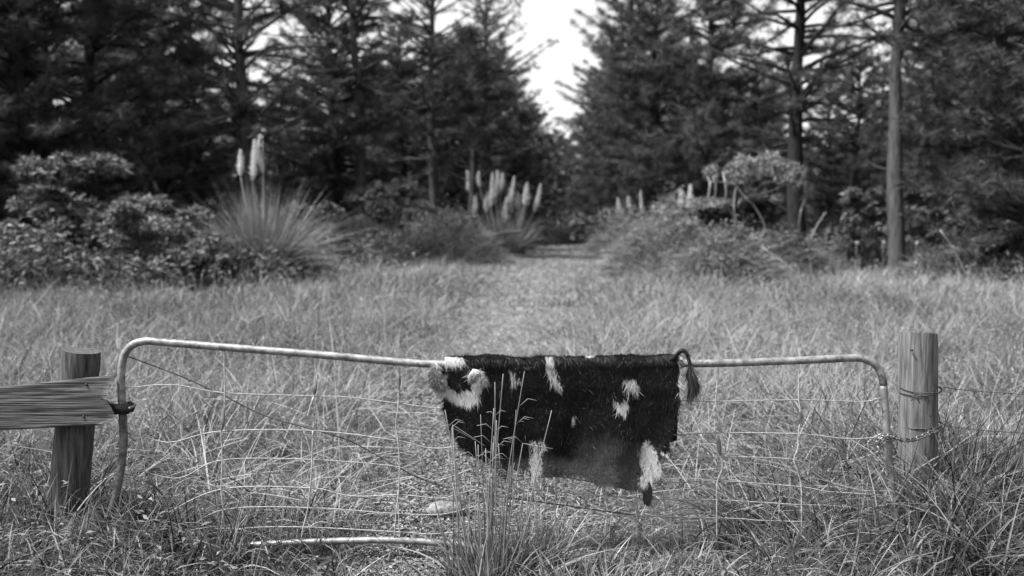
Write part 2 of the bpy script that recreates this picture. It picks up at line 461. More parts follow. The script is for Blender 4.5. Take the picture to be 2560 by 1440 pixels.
gtube('top_rail', [(305, 1021), (304, 980), (303, 935), (309, 892), (328, 865), (360, 853), (400, 855), (560, 868), (800, 887), (1000, 905), (1110, 911), (1300, 912), (1500, 911), (1700, 909), (1800, 908), (2000, 901), (2130, 895), (2165, 899), (2190, 913), (2205, 940), (2209, 962)], .0195, M_galv, sides=16)
gtube('side_rail', [(305, 1019), (308, 1060), (309, 1110), (303, 1165), (292, 1230), (275, 1290), (262, 1345)], .0200, M_rust, sides=16)
tag(gate.children[-1], 'rusty side tube kicked inward at the bottom')
gtube('side_rail', [(2209, 962), (2213, 1020), (2217, 1080), (2222, 1140), (2228, 1190), (2234, 1260), (2238, 1330)], .0180, M_galv, sides=16)
gtube('bottom_rail', [(262, 1345), (400, 1374), (500, 1374), (640, 1362), (800, 1354), (1000, 1351), (1180, 1366), (1400, 1392), (1900, 1398), (2238, 1345)], .0170, M_galv, sides=14)
WR = .0030
hw = [
 [(312, 970), (430, 962), (560, 982), (785, 990), (870, 993), (995, 1008), (1110, 1021), (1300, 1015), (1500, 1006), (1700, 1002), (1795, 1003), (2000, 1000), (2160, 1004), (2185, 998), (2208, 994)],
 [(314, 1080), (400, 1103), (440, 1104), (553, 1078), (785, 1077), (995, 1102), (1060, 1118), (1100, 1121), (1155, 1114), (1300, 1098), (1500, 1090), (1700, 1087), (1785, 1082), (2000, 1085), (2120, 1097), (2218, 1091)],
 [(312, 1162), (400, 1190), (460, 1192), (556, 1150), (780, 1149), (995, 1167), (1040, 1188), (1085, 1202), (1130, 1191), (1185, 1172), (1290, 1165), (1500, 1156), (1640, 1148), (1700, 1146), (1800, 1142), (1985, 1149), (2030, 1178), (2075, 1205), (2150, 1225), (2232, 1228)],
 [(282, 1268), (320, 1318), (370, 1310), (545, 1225), (775, 1220), (850, 1236), (910, 1241), (1000, 1237), (1100, 1246), (1145, 1235), (1220, 1215), (1300, 1200), (1390, 1191), (1480, 1204), (1590, 1208), (1700, 1206), (1795, 1202), (2000, 1217), (2060, 1228), (2130, 1233), (2233, 1240)],
 [(272, 1300), (340, 1336), (450, 1330), (560, 1274), (770, 1269), (990, 1284), (1100, 1286), (1180, 1268), (1320, 1228), (1480, 1238), (1560, 1243), (1700, 1250), (1800, 1250), (2000, 1262), (2080, 1264), (2234, 1280)],
 [(265, 1330), (420, 1352), (600, 1322), (760, 1318), (1000, 1330), (1100, 1334), (1300, 1310), (1480, 1290), (1600, 1290), (1700, 1293), (1850, 1297), (1920, 1302), (2236, 1310)],
]
for k, h in enumerate(hw): gtube('mesh_wire', h, WR + .0004 * (k % 2), M_wire if k else M_wire, dy=.004 * (k % 3), sides=6, step=.03)
stays = [
 [(560, 878), (562, 980), (560, 1035), (553, 1080), (556, 1150), (553, 1225), (558, 1274), (552, 1330), (548, 1366)],
 [(785, 893), (792, 940), (785, 988)], [(784, 992), (776, 1015), (768, 1045)],
 [(782, 1078), (780, 1149), (778, 1190), (770, 1269), (758, 1320), (752, 1355)],
 [(996, 914), (996, 1008), (990, 1060), (995, 1102), (999, 1167), (996, 1238), (990, 1284), (986, 1345)],
 [(1390, 920), (1392, 1010), (1388, 1095), (1390, 1190), (1388, 1280), (1390, 1346)],
 [(1590, 920), (1592, 1010), (1588, 1095), (1590, 1208), (1592, 1346)],
 [(1797, 917), (1790, 1003), (1798, 1050), (1787, 1083), (1796, 1118), (1801, 1142), (1806, 1170), (1793, 1205), (1792, 1250), (1792, 1345)],
 [(1997, 910), (1997, 1000), (2003, 1030), (1996, 1085), (1995, 1120), (1985, 1149), (1998, 1190), (2003, 1217), (2004, 1262), (2004, 1340)]]
for s in stays: gtube('stay_wire', s, .0038, M_stay, dy=-.006, sides=6)
# flattened twists on the stays
def twist(a, b, parent=gate):
    mb = MB(); P = gp([a, b], -.008); n = 8; V = []
    for i in range(n + 1):
        t = i / n; c = P[0].lerp(P[1], t); wd = .003 + .009 * math.sin(PI * t) ** .8
        for s in (-1, 1):
            for yy in (-.0015, .0015): V.append((c.x + s * wd, c.y + yy, c.z))
    F = []
    for i in range(n):
        q = i * 4
        F += [(q, q + 2, q + 6, q + 4), (q + 1, q + 5, q + 7, q + 3), (q, q + 4, q + 5, q + 1), (q + 2, q + 3, q + 7, q + 6)]
    mb.add(np.array(V), [np.array(F)]); mb.build('flat_clip', M_galv, parent)


for a, b in (((559, 1020), (554, 1078)), ((788, 950), (785, 988)), ((1795, 1088), (1800, 1140)), ((996, 925), (997, 975)), ((2002, 1020), (1999, 1060))): twist(a, b)
gtube('brace_wire', [(312, 888), (450, 940), (560, 990), (660, 1038), (780, 1073), (880, 1105), (995, 1168), (1060, 1200), (1130, 1222), (1200, 1234), (1400, 1262), (1600, 1290)], .0032, M_wire_dark, dy=.012, sides=6)
# hinge strap
mb = MB(); y0, y1 = -.031, -.024
hs = [(268, 1006), (300, 1008), (322, 1006), (330, 1012), (332, 1022), (328, 1032), (318, 1034), (300, 1033), (268, 1036)]
for yy0, yy1 in ((y0, y1), (.024, .031)):
    P = gp(hs); n = len(P)
    V = [(p.x, yy0, p.z) for p in P] + [(p.x, yy1, p.z) for p in P]
    k = np.arange(n); k2 = (k + 1) % n
    mb.add(np.array(V), [np.array([k]), np.array([k[::-1] + n]), np.stack([k, k + n, k2 + n, k2], 1)])
tube(mb, [at(290, 1021, G - .028) - GO, at(290, 1021, G + .03) - GO], .007, 8)
hg = mb.build('hinge_strap', M_iron, gate)
mb = MB(); p = at(325, 1020, G - .031) - GO; tube(mb, [p - Vector((0, .008, 0)), p + Vector((0, .07, 0))], .0065, 6); mb.build('bolt', M_galv, hg)
# ring on the right stile
mb = MB(); c = at(2193, 1012, G - .01) - GO
tube(mb, [c + Vector((math.cos(a) * .0145, 0, math.sin(a) * .0145)) for a in np.linspace(0, 2 * PI, 20)], .0026, 6); mb.build('latch_ring', M_galv, gate, smooth=True)

# a broken off piece of pale pipe lies at the foot: stone too
st = at(1118, 1308, G + .66)
mb = MB(); rng = RS(6)
def rock(mb, c, r, rng, sq=(1, .8, .55)):
    n = 14; V = []
    for i in range(1, 8):
        th = PI * i / 8
        for j in range(n):
            ph = 2 * PI * j / n
            f = 1 + .45 * (vnoise(math.cos(ph) * 2.5 + 5, th * 3 + math.sin(ph) * 2.5, 4) - .5) * 2
            V.append((c[0] + r * sq[0] * f * math.sin(th) * math.cos(ph), c[1] + r * sq[1] * f * math.sin(th) * math.sin(ph), c[2] + r * sq[2] * f * math.cos(th)))
    k = np.arange(n); k2 = (k + 1) % n
    F = np.concatenate([np.stack([i * n + k, (i + 1) * n + k, (i + 1) * n + k2, i * n + k2], 1) for i in range(6)])
    mb.add(np.array(V), [F, np.array([k]), np.array([(6 * n + k)[::-1]])])
rock(mb, (0, 0, .0), .10, rng, (1, .7, .55))
o = mb.build('stone', M_stone, smooth=False); o.location = (st.x, st.y, float(H(st.x, st.y)) + .04)
tag(o, 'rough pale stone in the grass just behind the gate', 'stone')

# ================================================================== right post, wires and chain
RY = G + .28
pR = at(2296, 832, RY); bR = at(2308, 1150, RY)
tr_ = empty('fence_post', (bR.x, RY, 0), 'pale weathered round post right of the gate wrapped with rusty wire', 'fence post')
low = Vector((0, 0, -.25)); tp = Vector((pR.x - bR.x, 0, pR.z)); 
post_mesh('post', low, tp, .0975, M_post, tr_, seed=9, flare=1.03)
def at_r(px, py, dy): return at(px, py, RY + dy) - tr_.location
for zi, py in enumerate((968, 976, 1062)):
    mb = MB(); c = at_r(2303 - (py < 1000) * 3, py, 0); 
    tube(mb, [Vector((c.x + math.cos(a) * .107, math.sin(a) * .107, c.z + .012 * math.sin(a * 1 + zi))) for a in np.linspace(0, 2 * PI, 32)], .0028, 5)
    mb.build('wire_wrap', M_wire_dark, tr_)
mb = MB(); tube(mb, spline([at_r(2290, 965, -.115), at_r(2284, 990, -.125), at_r(2277, 1002, -.12), at_r(2290, 995, -.13), at_r(2300, 1008, -.12)], .01), .0026, 5); mb.build('wire_end', M_wire_dark, tr_)
for px, py in ((2281, 876), (2325, 1040)):
    mb = MB(); p = at_r(px, py, -.098); tube(mb, [p, p + Vector((0, .02, 0))], .006, 6); mb.build('nail', M_iron, tr_)


def barbed(pts, label, r=.0022):
    P = spline([Vector(p) for p in pts], .03); mb = MB(); tube(mb, P, r, 5)
    t = empty('fence_wire', P[0], label, 'fence wire', 'fence wires running off the right post')
    o = mb.build('strand', M_wire_dark, t, org=list(P[0])); rng = random.Random(4)
    for i in range(3, len(P) - 1, 4):
        mb = MB(); c = P[i] - P[0]
        for s in (-1, 1):
            tube(mb, [c + Vector((s * .004, -.012, -.014 * s)), c, c + Vector((-s * .004, .012, .014 * s))], .0016, 4)
        mb.build('barb', M_wire_dark, t)
    return t


e = .11
barbed([at(2358, 968, RY - .05), at(2420, 976, RY), at(2560, 986, RY + .1), at(2800, 1003, RY + .3)], 'upper fence wire running off the pale right post')
barbed([at(2360, 1064, RY - .05), at(2450, 1075, RY), at(2560, 1083, RY + .1), at(2800, 1097, RY + .3)], 'lower fence wire running off the pale right post')

# chain: individual links along a path
def chain(parent, path, link_l=.034, r=.0042):
    pts = spline(path, .004); L = 0; acc = [0]
    for a, b in zip(pts, pts[1:]): L += (b - a).length; acc.append(L)
    n = int(L / (link_l * .72)); i = 0
    for k in range(n):
        s = (k + .5) * L / n
        while acc[i + 1] < s: i += 1
        c = pts[i]; t = (pts[min(i + 2, len(pts) - 1)] - pts[max(i - 2, 0)]).normalized()
        u = t.cross(Vector((0, 0, 1)) if abs(t.z) < .8 else Vector((1, 0, 0))).normalized(); v = t.cross(u)
        side = u if k % 2 else v
        side = (side * .9 + (v if k % 2 else u) * .35).normalized()
        P = []
        for a in np.linspace(0, 2 * PI, 17):
            P.append(c + t * (math.cos(a) * link_l * .5) + side * (math.sin(a) * link_l * .30))
        mb = MB(); tube(mb, P, r, 6, cap=False); mb.build('link', M_chain, parent, smooth=True, org=list(parent.location))


cst = at(2210, 1088, G - .035)
ch = empty('chain', cst, 'steel chain slung from the gate side tube round the right post', 'chain')
cp = [at(2195, 1142, G - .03), at(2194, 1105, G - .03), at(2203, 1090, G - .034), at(2225, 1090, G - .03), at(2262, 1101, G + .04), at(2295, 1095, G + .10), at(2330, 1080, G + .17), at(2352, 1072, G + .26), at(2352, 1068, RY + .05), at(2330, 1066, RY + .11)]
chain(ch, cp)
# wrapped loop round the stile
sc_ = at(2218, 1092, G)
chain(ch, [sc_ + Vector((math.cos(a) * .028, math.sin(a) * .028, .01 * math.sin(a))) for a in np.linspace(PI, 3 * PI, 12)])

# ================================================================== the hide
HG = G
poly = [(1112, 912), (1114, 897), (1122, 889), (1140, 886), (1165, 886), (1185, 887), (1215, 882), (1250, 887), (1300, 890), (1400, 890), (1500, 892), (1600, 892), (1650, 895), (1690, 898), (1702, 906),
        (1706, 930), (1703, 960), (1702, 1000), (1694, 1032), (1687, 1042), (1684, 1060), (1681, 1095), (1673, 1108), (1676, 1122), (1667, 1128), (1670, 1148), (1656, 1143), (1650, 1150), (1652, 1168), (1655, 1190), (1643, 1192), (1634, 1172),
        (1630, 1200), (1631, 1240), (1626, 1258), (1614, 1266), (1607, 1255), (1606, 1235), (1592, 1224), (1570, 1228), (1545, 1220), (1525, 1212), (1497, 1216), (1482, 1204), (1450, 1191), (1400, 1187), (1352, 1190), (1341, 1186),
        (1344, 1205), (1336, 1214), (1329, 1196), (1314, 1182), (1306, 1190), (1296, 1180), (1282, 1168), (1270, 1198), (1256, 1192), (1244, 1176), (1226, 1160), (1204, 1152), (1178, 1138), (1156, 1114), (1138, 1082), (1122, 1050), (1114, 1020), (1112, 1002), (1098, 985), (1090, 962), (1100, 935), (1108, 925)]
PP = np.array(poly, float)


def inside(px, py):
    r = np.zeros(px.shape, bool); n = len(PP)
    for i in range(n):
        x0, y0 = PP[i]; x1, y1 = PP[(i + 1) % n]
        c = ((y0 > py) != (y1 > py)) & (px < (x1 - x0) * (py - y0) / (y1 - y0 + 1e-9) + x0)
        r ^= c
    return r


def tone_px(px, py):
    """coat marking: 0 black, 1 white"""
    w = 26 * (fbm(px * .08, py * .05, 71) - .5); w2 = 30 * (fbm(px * .10, py * .05, 72) - .5)
    X = px + w; Y = py + w2; t = np.zeros(px.shape)

    def ell(cx, cy, rx, ry, ang, val=1., soft=.35):
        a = math.radians(ang); dx = X - cx; dy = Y - cy
        u = (dx * math.cos(a) + dy * math.sin(a)) / rx; v = (-dx * math.sin(a) + dy * math.cos(a)) / ry
        r = np.sqrt(u * u + v * v)
        return np.clip((1 + soft - r) / soft, 0, 1) * val
    P = [(1094, 940, 13, 26, 10, .85), (1104, 972, 17, 22, -30, .95), (1135, 988, 34, 15, 22, 1.), (1168, 985, 20, 26, -20, 1.), (1188, 950, 18, 27, 0, 1.), (1200, 940, 14, 14, 0, 1.),
         (1136, 893, 18, 9, 0, .9), (1122, 900, 9, 12, 0, .9), (1285, 938, 6, 16, -15, .5), (1381, 925, 8, 34, -17, .75), (1376, 900, 10, 7, 0, .5), (1396, 958, 5, 16, -15, .5),
         (1573, 958, 15, 12, 20, .7), (1590, 968, 10, 10, 0, .55), (1556, 1012, 16, 12, 25, .85), (1532, 1000, 12, 7, 30, .35), (1436, 1048, 5, 9, 0, .5),
         (1337, 1125, 14, 24, 10, .6), (1338, 1170, 15, 34, 0, .65), (1308, 1182, 12, 12, 0, .3), (1236, 1158, 18, 12, 20, .3), (1620, 1150, 16, 40, -8, .8), (1614, 1190, 17, 26, 0, .9), (1640, 1172, 12, 16, 0, .8),
         (1655, 1131, 7, 5, 0, .9), (1668, 1138, 4, 4, 0, .9), (1696, 897, 8, 5, 0, .7), (1700, 955, 5, 40, 0, .6)]
    for q in P: t = np.maximum(t, ell(*q))
    belly = ell(1470, 1192, 160, 34, 5, .12, .7)
    flank = ell(1560, 1165, 80, 40, 20, .08, .9)
    t = np.maximum(t, np.maximum(belly, flank))
    t = np.where(ell(1145, 945, 28, 30, 20, 1., .3) > .5, 0, t)       # black forelock
    t = np.where(ell(1622, 1236, 16, 26, 0, 1., .3) > .5, .02, t)     # dark hoof end
    return t


RAILC = lambda x_px: np.interp(x_px, [1085, 1110, 1300, 1500, 1700, 1720], [911, 911, 912, 911, 909, 909])
R_H = .040
cols = np.arange(1084, 1714, 2.4)
zc_w = np.array([at(c, RAILC(c)).z for c in cols]); xw = np.array([at(c, 911).x for c in cols])
S = np.concatenate([-np.arange(.55, .0001, -.0055), np.linspace(0, PI * R_H, 22), PI * R_H + np.arange(.0055, .80, .005)])
grid = np.zeros((len(S), len(cols), 3)); keep = np.zeros((len(S), len(cols)), bool); TN = np.zeros((len(S), len(cols)))
pxg, _ = np.meshgrid(cols, S)
Xg = np.broadcast_to(xw, pxg.shape)
for r_, s in enumerate(S):
    lump = .026 * (fbm(cols * .016, cols * 0 + 7, 80) - .45) + .010 * np.exp(-((cols - 1215) / 22) ** 2)
    if s < 0:
        yy = HG + R_H + .010 + .02 * (fbm(cols * .02, np.full(len(cols), s * 5), 81) - .5) * min(1, -s * 8); zz = zc_w + s
    elif s <= PI * R_H:
        a = s / R_H; rr = R_H + lump
        yy = HG + rr * math.cos(a); zz = zc_w + rr * math.sin(a)
    else:
        h = s - PI * R_H
        fold = .055 * (fbm(cols * .012, np.full(len(cols), h * 2.2), 82, 2) - .5) + .012 * np.sin(cols * .035 + h * 3) * min(1, h * 3)
        yy = HG - R_H - .008 * min(1, h * 10) + fold * min(1, h * 5); zz = zc_w - h
    grid[r_, :, 0] = xw; grid[r_, :, 1] = yy; grid[r_, :, 2] = zz
# python px of each vertex
dv = grid - np.array([0, 0, EYE]); cp_, sp_ = math.cos(PITCH), math.sin(PITCH)
fwd = dv[..., 1] * cp_ - dv[..., 2] * sp_; upv = dv[..., 1] * sp_ + dv[..., 2] * cp_
pxv = 1280 + dv[..., 0] / fwd * FPX; pyv = 720 - upv / fwd * FPX
inn = inside(pxv, pyv)
topx = (cols > 1112) & (cols < 1700)
for r_, s in enumerate(S):
    if s < 0: keep[r_] = topx & (-s < .32 + .16 * fbm(cols * .012, cols * 0, 90) + .05 * fbm(cols * .05, cols * 0, 91)) & (cols > 1120 + 300 * (-s) * .4)
    elif s <= PI * R_H * .93: keep[r_] = topx
    else: keep[r_] = inn[r_]
TN = tone_px(pxv, pyv)
back = (S < PI * R_H * .5)
TN[back] = tone_px(pxv[back], pyv[back]) * 0 + .0 + .9 * (fbm(pxv[back] * .015, S[back][:, None] * 8 + 0 * pxv[back], 95) > .68)
hb = at(1400, 911)
hide = empty('cow_hide', (hb.x, G, hb.z), 'black and white hairy cowhide slung over the top rail of the gate', 'cowhide')
HO = np.array(list(hide.location))
nr, nc = TN.shape
cell = keep[:-1, :-1] & keep[1:, :-1] & keep[:-1, 1:] & keep[1:, 1:]
jj, ii = np.nonzero(cell); b = jj * nc + ii
F = np.stack([b, b + nc, b + nc + 1, b + 1], 1)
used, inv = np.unique(F, return_inverse=True); F = inv.reshape(F.shape)
Vh = grid.reshape(-1, 3)[used]; Th = TN.ravel()[used]
mb = MB(); mb.add(Vh - HO, [F], Th * .3)
skin = mb.build('hide', M_fur, hide, smooth=True)
md = skin.modifiers.new('thick', 'SOLIDIFY'); md.thickness = .004; md.offset = -1
# hair
rng = RS(77)
nj = len(jj)
def hair(n, sel_w, Lm, Wm, lift, mbh, jit=.35, jump=.0):
    w_ = sel_w / sel_w.sum(); pick = rng.choice(nj, n, p=w_)
    j_ = jj[pick]; i_ = ii[pick]; fu = rng.random(n)[:, None]; fv = rng.random(n)[:, None]
    p = (grid[j_, i_] * (1 - fu) + grid[j_, i_ + 1] * fu) * (1 - fv) + (grid[j_ + 1, i_] * (1 - fu) + grid[j_ + 1, i_ + 1] * fu) * fv
    du = norm(grid[j_, i_ + 1] - grid[j_, i_]); dvv = norm(grid[j_ + 1, i_] - grid[j_, i_]); nn = norm(np.cross(du, dvv))
    # outward
    sgn = np.sign(nn[:, 1] * 0 + 1)
    cen = np.stack([p[:, 0], np.full(n, HG), np.interp(p[:, 0], xw, zc_w)], 1)
    outw = p - cen; outw[:, 2] = np.where(p[:, 2] > cen[:, 2], outw[:, 2], 0); sgn = np.sign((nn * outw).sum(1)); nn = nn * sgn[:, None]
    px_ = pxv[j_, i_]; py_ = pyv[j_, i_]
    ang = (fbm(px_ * .018, py_ * .018, 101) - .5) * 3.2 + (fbm(px_ * .07, py_ * .07, 102) - .5) * 2.2 + .45
    ang = ang * np.where(TN[j_, i_] > .2, .45, .8) + rng.normal(size=n) * jit
    fac = ((px_ < 1215) & (py_ < 1010))
    d = dvv * np.cos(ang)[:, None] + du * np.sin(ang)[:, None] + nn * lift * (.4 + rng.random(n))[:, None]
    t = TN[j_, i_] + 0.0
    st_n = fbm(px_ * .22, py_ * .05 + px_ * .03, 140)
    t = np.where((t > .14), np.where(rng.random(n) < np.clip(t * 1.5 + (st_n - .5) * 2.2, 0, 1), .55 + .45 * t, .0), t)
    sp = rng.random(n) < .012; t = np.where(sp, .3 * rng.random(n), t)
    tt = np.clip(t * (.7 + .5 * rng.random(n)) + (.04 * rng.random(n) ** 4), 0, 1)
    L = Lm * (.5 + rng.random(n)) * np.where(t > .3, 1.05, 1) * np.where(py_ > 1120, .7, 1)
    bend = norm(dvv * .5 - nn * .8 + rng.normal(size=(n, 3)) * .3)
    ribbons(mbh, p - HO + nn * .001, d, L, Wm, tt, 3, curl=.35, bend=bend, rng=rng, face=(0, -1, .3))
mbh = MB()
wgt = np.ones(nj); wgt[S[jj] < 0] = .35; wgt[(S[jj] > 0) & (S[jj] < PI * R_H * .6)] = .3
hair(120000, wgt, .023, .0020, .15, mbh, jit=.25)
w2 = np.where((TN[jj, ii] > .3) & (S[jj] > 0), 1.0, .05); hair(22000, w2, .022, .0016, .08, mbh)
w3 = wgt * (fbm(pxv[jj, ii] * .03, pyv[jj, ii] * .03, 120) > .55); hair(16000, w3, .038, .0019, .28, mbh, jit=.5)
# edge fringe
nb = np.zeros((nr, nc)); kk = keep.astype(int); nb[1:-1, 1:-1] = kk[:-2, 1:-1] + kk[2:, 1:-1] + kk[1:-1, :-2] + kk[1:-1, 2:]
edge = (keep & (nb < 4)); ew = edge[jj, ii] * ((S[jj] > PI * R_H) & (pyv[jj, ii] < 1200)) + 1e-9
hair(5000, ew, .030, .0016, .25, mbh, jit=.8)
mbh.build('hair', M_fur, hide)
# faint pale streaks and stray straw on the coat
# ear at the left end
mb = MB(); rng = RS(8)
ear_c = [at(1098, 965, G - .05), at(1092, 945, G - .055), at(1088, 925, G - .055), at(1089, 906, G - .05)]
P = [Vector(p) - hide.location for p in ear_c]; wd = [.020, .024, .017, .004]
V = []
for p, w_ in zip(P, wd):
    for s in (-1, 0, 1): V.append((p.x + s * w_, p.y + (.010 if s == 0 else 0), p.z))
F = []
for i in range(3):
    for k in range(2): q = i * 3 + k; F.append((q, q + 1, q + 4, q + 3))
mb.add(np.array(V), [np.array(F)], .35)
m = 1600; t = rng.random(m); c = np.stack([np.interp(t * 3, range(4), [p[k] for p in P]) for k in range(3)], 1); ww = np.interp(t * 3, range(4), wd)
side = rng.random(m) * 2 - 1; c[:, 0] += side * ww; c[:, 1] -= .003
ribbons(mb, c, np.stack([side * .6 - .1, -.3 * rng.random(m), -.8 * np.ones(m) + .3 * rng.normal(size=m)], 1), .018 + .02 * rng.random(m), .0016, np.clip(.75 + .25 * rng.normal(size=m), 0, 1), 3, curl=.1, rng=rng, face=(0, -1, 0))
er = mb.build('ear', M_fur, hide, smooth=True); tag(er, 'white fringed ear hanging over the rail'); er.modifiers.new('thick', 'SOLIDIFY').thickness = .002
# second ear flap right of the face
mb = MB()
P = [at(1170, 945, G - .065), at(1185, 930, G - .075), at(1200, 934, G - .08), at(1207, 955, G - .08)]; P = [Vector(p) - hide.location for p in P]; wd = [.008, .016, .018, .006]
V = []
for p, w_ in zip(P, wd):
    for s in (-1, 0, 1): V.append((p.x - s * .3 * w_, p.y - (.008 if s == 0 else 0), p.z + s * w_))
mb.add(np.array(V), [np.array(F)], .6)
m = 1500; t = rng.random(m); c = np.stack([np.interp(t * 3, range(4), [p[k] for p in P]) for k in range(3)], 1); ww = np.interp(t * 3, range(4), wd)
side = rng.random(m) * 2 - 1; c[:, 2] += side * ww; c[:, 1] -= .009
ribbons(mb, c, np.stack([.5 + .4 * rng.normal(size=m), -.2 * rng.random(m), -.8 + .4 * rng.normal(size=m)], 1), .015 + .02 * rng.random(m), .0016, np.clip(.85 + .2 * rng.normal(size=m), 0, 1), 3, curl=.15, rng=rng, face=(0, -1, 0))
er = mb.build('ear', M_fur, hide, smooth=True); tag(er, 'white furred ear folded flat beside the forelock'); er.modifiers.new('thick', 'SOLIDIFY').thickness = .002
# tail
tp_ = [at(1672, 902, G - .03), at(1688, 893, G - .045), at(1697, 882, G - .055), at(1706, 877, G - .06), at(1716, 884, G - .065), at(1723, 903, G - .065), at(1727, 930, G - .06), at(1733, 955, G - .055)]
P = spline(tp_, .008); P = [p - hide.location for p in P]
mb = MB(); tube(mb, P, np.linspace(.012, .005, len(P)), 8, tone=.01)
m = 2600; PA = np.array([list(p) for p in P]); t = rng.random(m) ** .8; idx = t * (len(P) - 1)
c = np.stack([np.interp(idx, range(len(P)), PA[:, k]) for k in range(3)], 1); tg = norm(np.gradient(PA, axis=0)); dd = np.stack([np.interp(idx, range(len(P)), tg[:, k]) for k in range(3)], 1)
dd = dd + rng.normal(size=(m, 3)) * .25
ribbons(mb, c, dd, np.where(t > .6, .05 + .05 * rng.random(m), .025), .0022, .02 + .08 * rng.random(m), 4, curl=.12, bend=np.array([0, 0, -1.]) * np.ones((m, 3)), rng=rng, face=(0, -1, 0))
m = 420; c = PA[-1] + rng.normal(size=(m, 3)) * .006 + np.array([0, 0, .02]); wave = rng.normal(size=m)
ribbons(mb, c, np.stack([-.05 + .12 * wave, .1 * rng.normal(size=m), -np.ones(m)], 1), .06 + .08 * rng.random(m), .0022, .02 + .25 * (rng.random(m) ** 4), 5, curl=.22, bend=np.stack([-.5 - .3 * wave, 0 * wave, -.3 + 0 * wave], 1), rng=rng, face=(0, -1, 0))
tag(mb.build('tail', M_fur, hide, smooth=False), 'thin black tail curling over the rail')

# ================================================================== tall stems in front
def stem_clump(name, cx, cy_, n, spread, hts, label, lean=.12, cat='reeds', seed=1, twigs=True, tone=.8):
    rng = RS(seed); z = float(H(cx, cy_))
    t = empty(name, (cx, cy_, z), label, cat)
    mb = MB(); r = random.Random(seed)
    for i in range(n):
        x = r.gauss(0, spread); y = r.gauss(0, spread * .5); h = r.uniform(*hts) * (1 - .35 * min(1, abs(x) / (2.5 * spread)))
        lx = x * .9 + r.gauss(0, lean); ly = r.gauss(0, lean * .5)
        pts = [Vector((x, y, -.02)), Vector((x + lx * h * .45, y + ly * h * .5, h * .5)), Vector((x + lx * h * 1.1, y + ly * h, h))]
        if r.random() < .22:   # bent over stem
            q = pts[-1]; pts.append(q + Vector((r.choice((-1, 1)) * r.uniform(.05, .16), 0, -r.uniform(.02, .1))))
            P = [pts[0], pts[1], pts[2], pts[3]]
        else: P = spline(pts, .08)
        tube(mb, P, np.linspace(.0042, .0018, len(P)), 5, tone=min(1, max(0, r.gauss(tone, .15))))
        if twigs and r.random() < .7:
            for k in range(r.randint(3, 8)):
                f = r.uniform(.55, .98); c = P[int(f * (len(P) - 1))]; s = r.choice((-1, 1))
                a = r.uniform(.03, .09)
                tube(mb, [c, c + Vector((s * a * .5, 0, a * .45)), c + Vector((s * a, 0, a * .35))], .0013, 4, tone=.8)
    mb.build('stems', M_grass, t)
    mb = MB(); m = n * 5; x = rng.normal(size=m) * spread * 1.2; y = rng.normal(size=m) * spread * .6
    d = np.stack([x * 2.2 / max(spread, .01) * .12 + rng.normal(size=m) * .18, rng.normal(size=m) * .15, np.ones(m)], 1)
    ribbons(mb, np.stack([x, y, np.zeros(m) - .01], 1), d, .18 + .32 * rng.random(m), .006 + .006 * rng.random(m), np.clip(.6 + .25 * rng.normal(size=m), 0, 1), 5, curl=.1 + .5 * rng.random(m), rng=rng)
    mb.build('leaf_blades', M_grass, t)
    return t


p = at(1225, 1395, 4.66)
stem_clump('reed_clump', p.x, 4.66, 46, .085, (.35, 1.08), 'tall dry branching stems standing in front of the cowhide', .07, seed=4)
p = at(1330, 1395, 4.72); stem_clump('reed_clump', p.x, 4.72, 16, .05, (.2, .45), 'short sparse stems right beside the tall ones under the cowhide', .1, seed=6, twigs=False)
# tufts in the foreground corners
def tuft(x, y, n, L, label, seed, tone=.55, W=.008):
    rng = RS(seed); t = empty('grass_tuft', (x, y, float(H(x, y))), label, 'grass tuft')
    mb = MB(); px = rng.normal(size=n) * .09; py = rng.normal(size=n) * .07
    d = np.stack([px * 4 + rng.normal(size=n) * .22, py * 4 + rng.normal(size=n) * .22, np.ones(n)], 1)
    ribbons(mb, np.stack([px, py, np.zeros(n) - .02], 1), d, L * (.35 + .75 * rng.random(n)), W * (.6 + .7 * rng.random(n)), np.clip(tone + .25 * rng.normal(size=n), 0, 1), 6, curl=.1 + .75 * rng.random(n) ** 1.5, rng=rng)
    mb.build('leaf_blades', M_grass, t); return t


for px, py, Y_, n, L, lb, s in [
    (545, 1395, 4.75, 160, .42, 'upright grass tuft below the left half of the gate', 1),
    (1180, 1385, 4.62, 90, .26, 'low broad leaved tuft at the left foot of the dry stems', 3),
    (2150, 1370, 4.85, 200, .5, 'thick grass tuft burying the lower right end of the gate', 5), (2300, 1350, 4.9, 230, .55, 'tall spiky grass tuft at the foot of the pale right post', 6),
    (2440, 1320, 5.0, 200, .5, 'grass tuft under the fence wires to the right of the pale post', 7), (1980, 1390, 4.8, 150, .36, 'grass tuft below the right half of the gate', 8),
    (330, 1330, 4.95, 120, .42, 'grass tuft hiding the foot of the bent rusty gate tube', 9), (120, 1340, 4.9, 150, .42, 'grass tuft at the foot of the dark left post', 10),
    (1700, 1395, 4.7, 110, .26, 'small grass tuft in front of the gate below the cow tail', 11)]:
    p = at(px, py, Y_); tuft(p.x, Y_, n, L, lb, s)

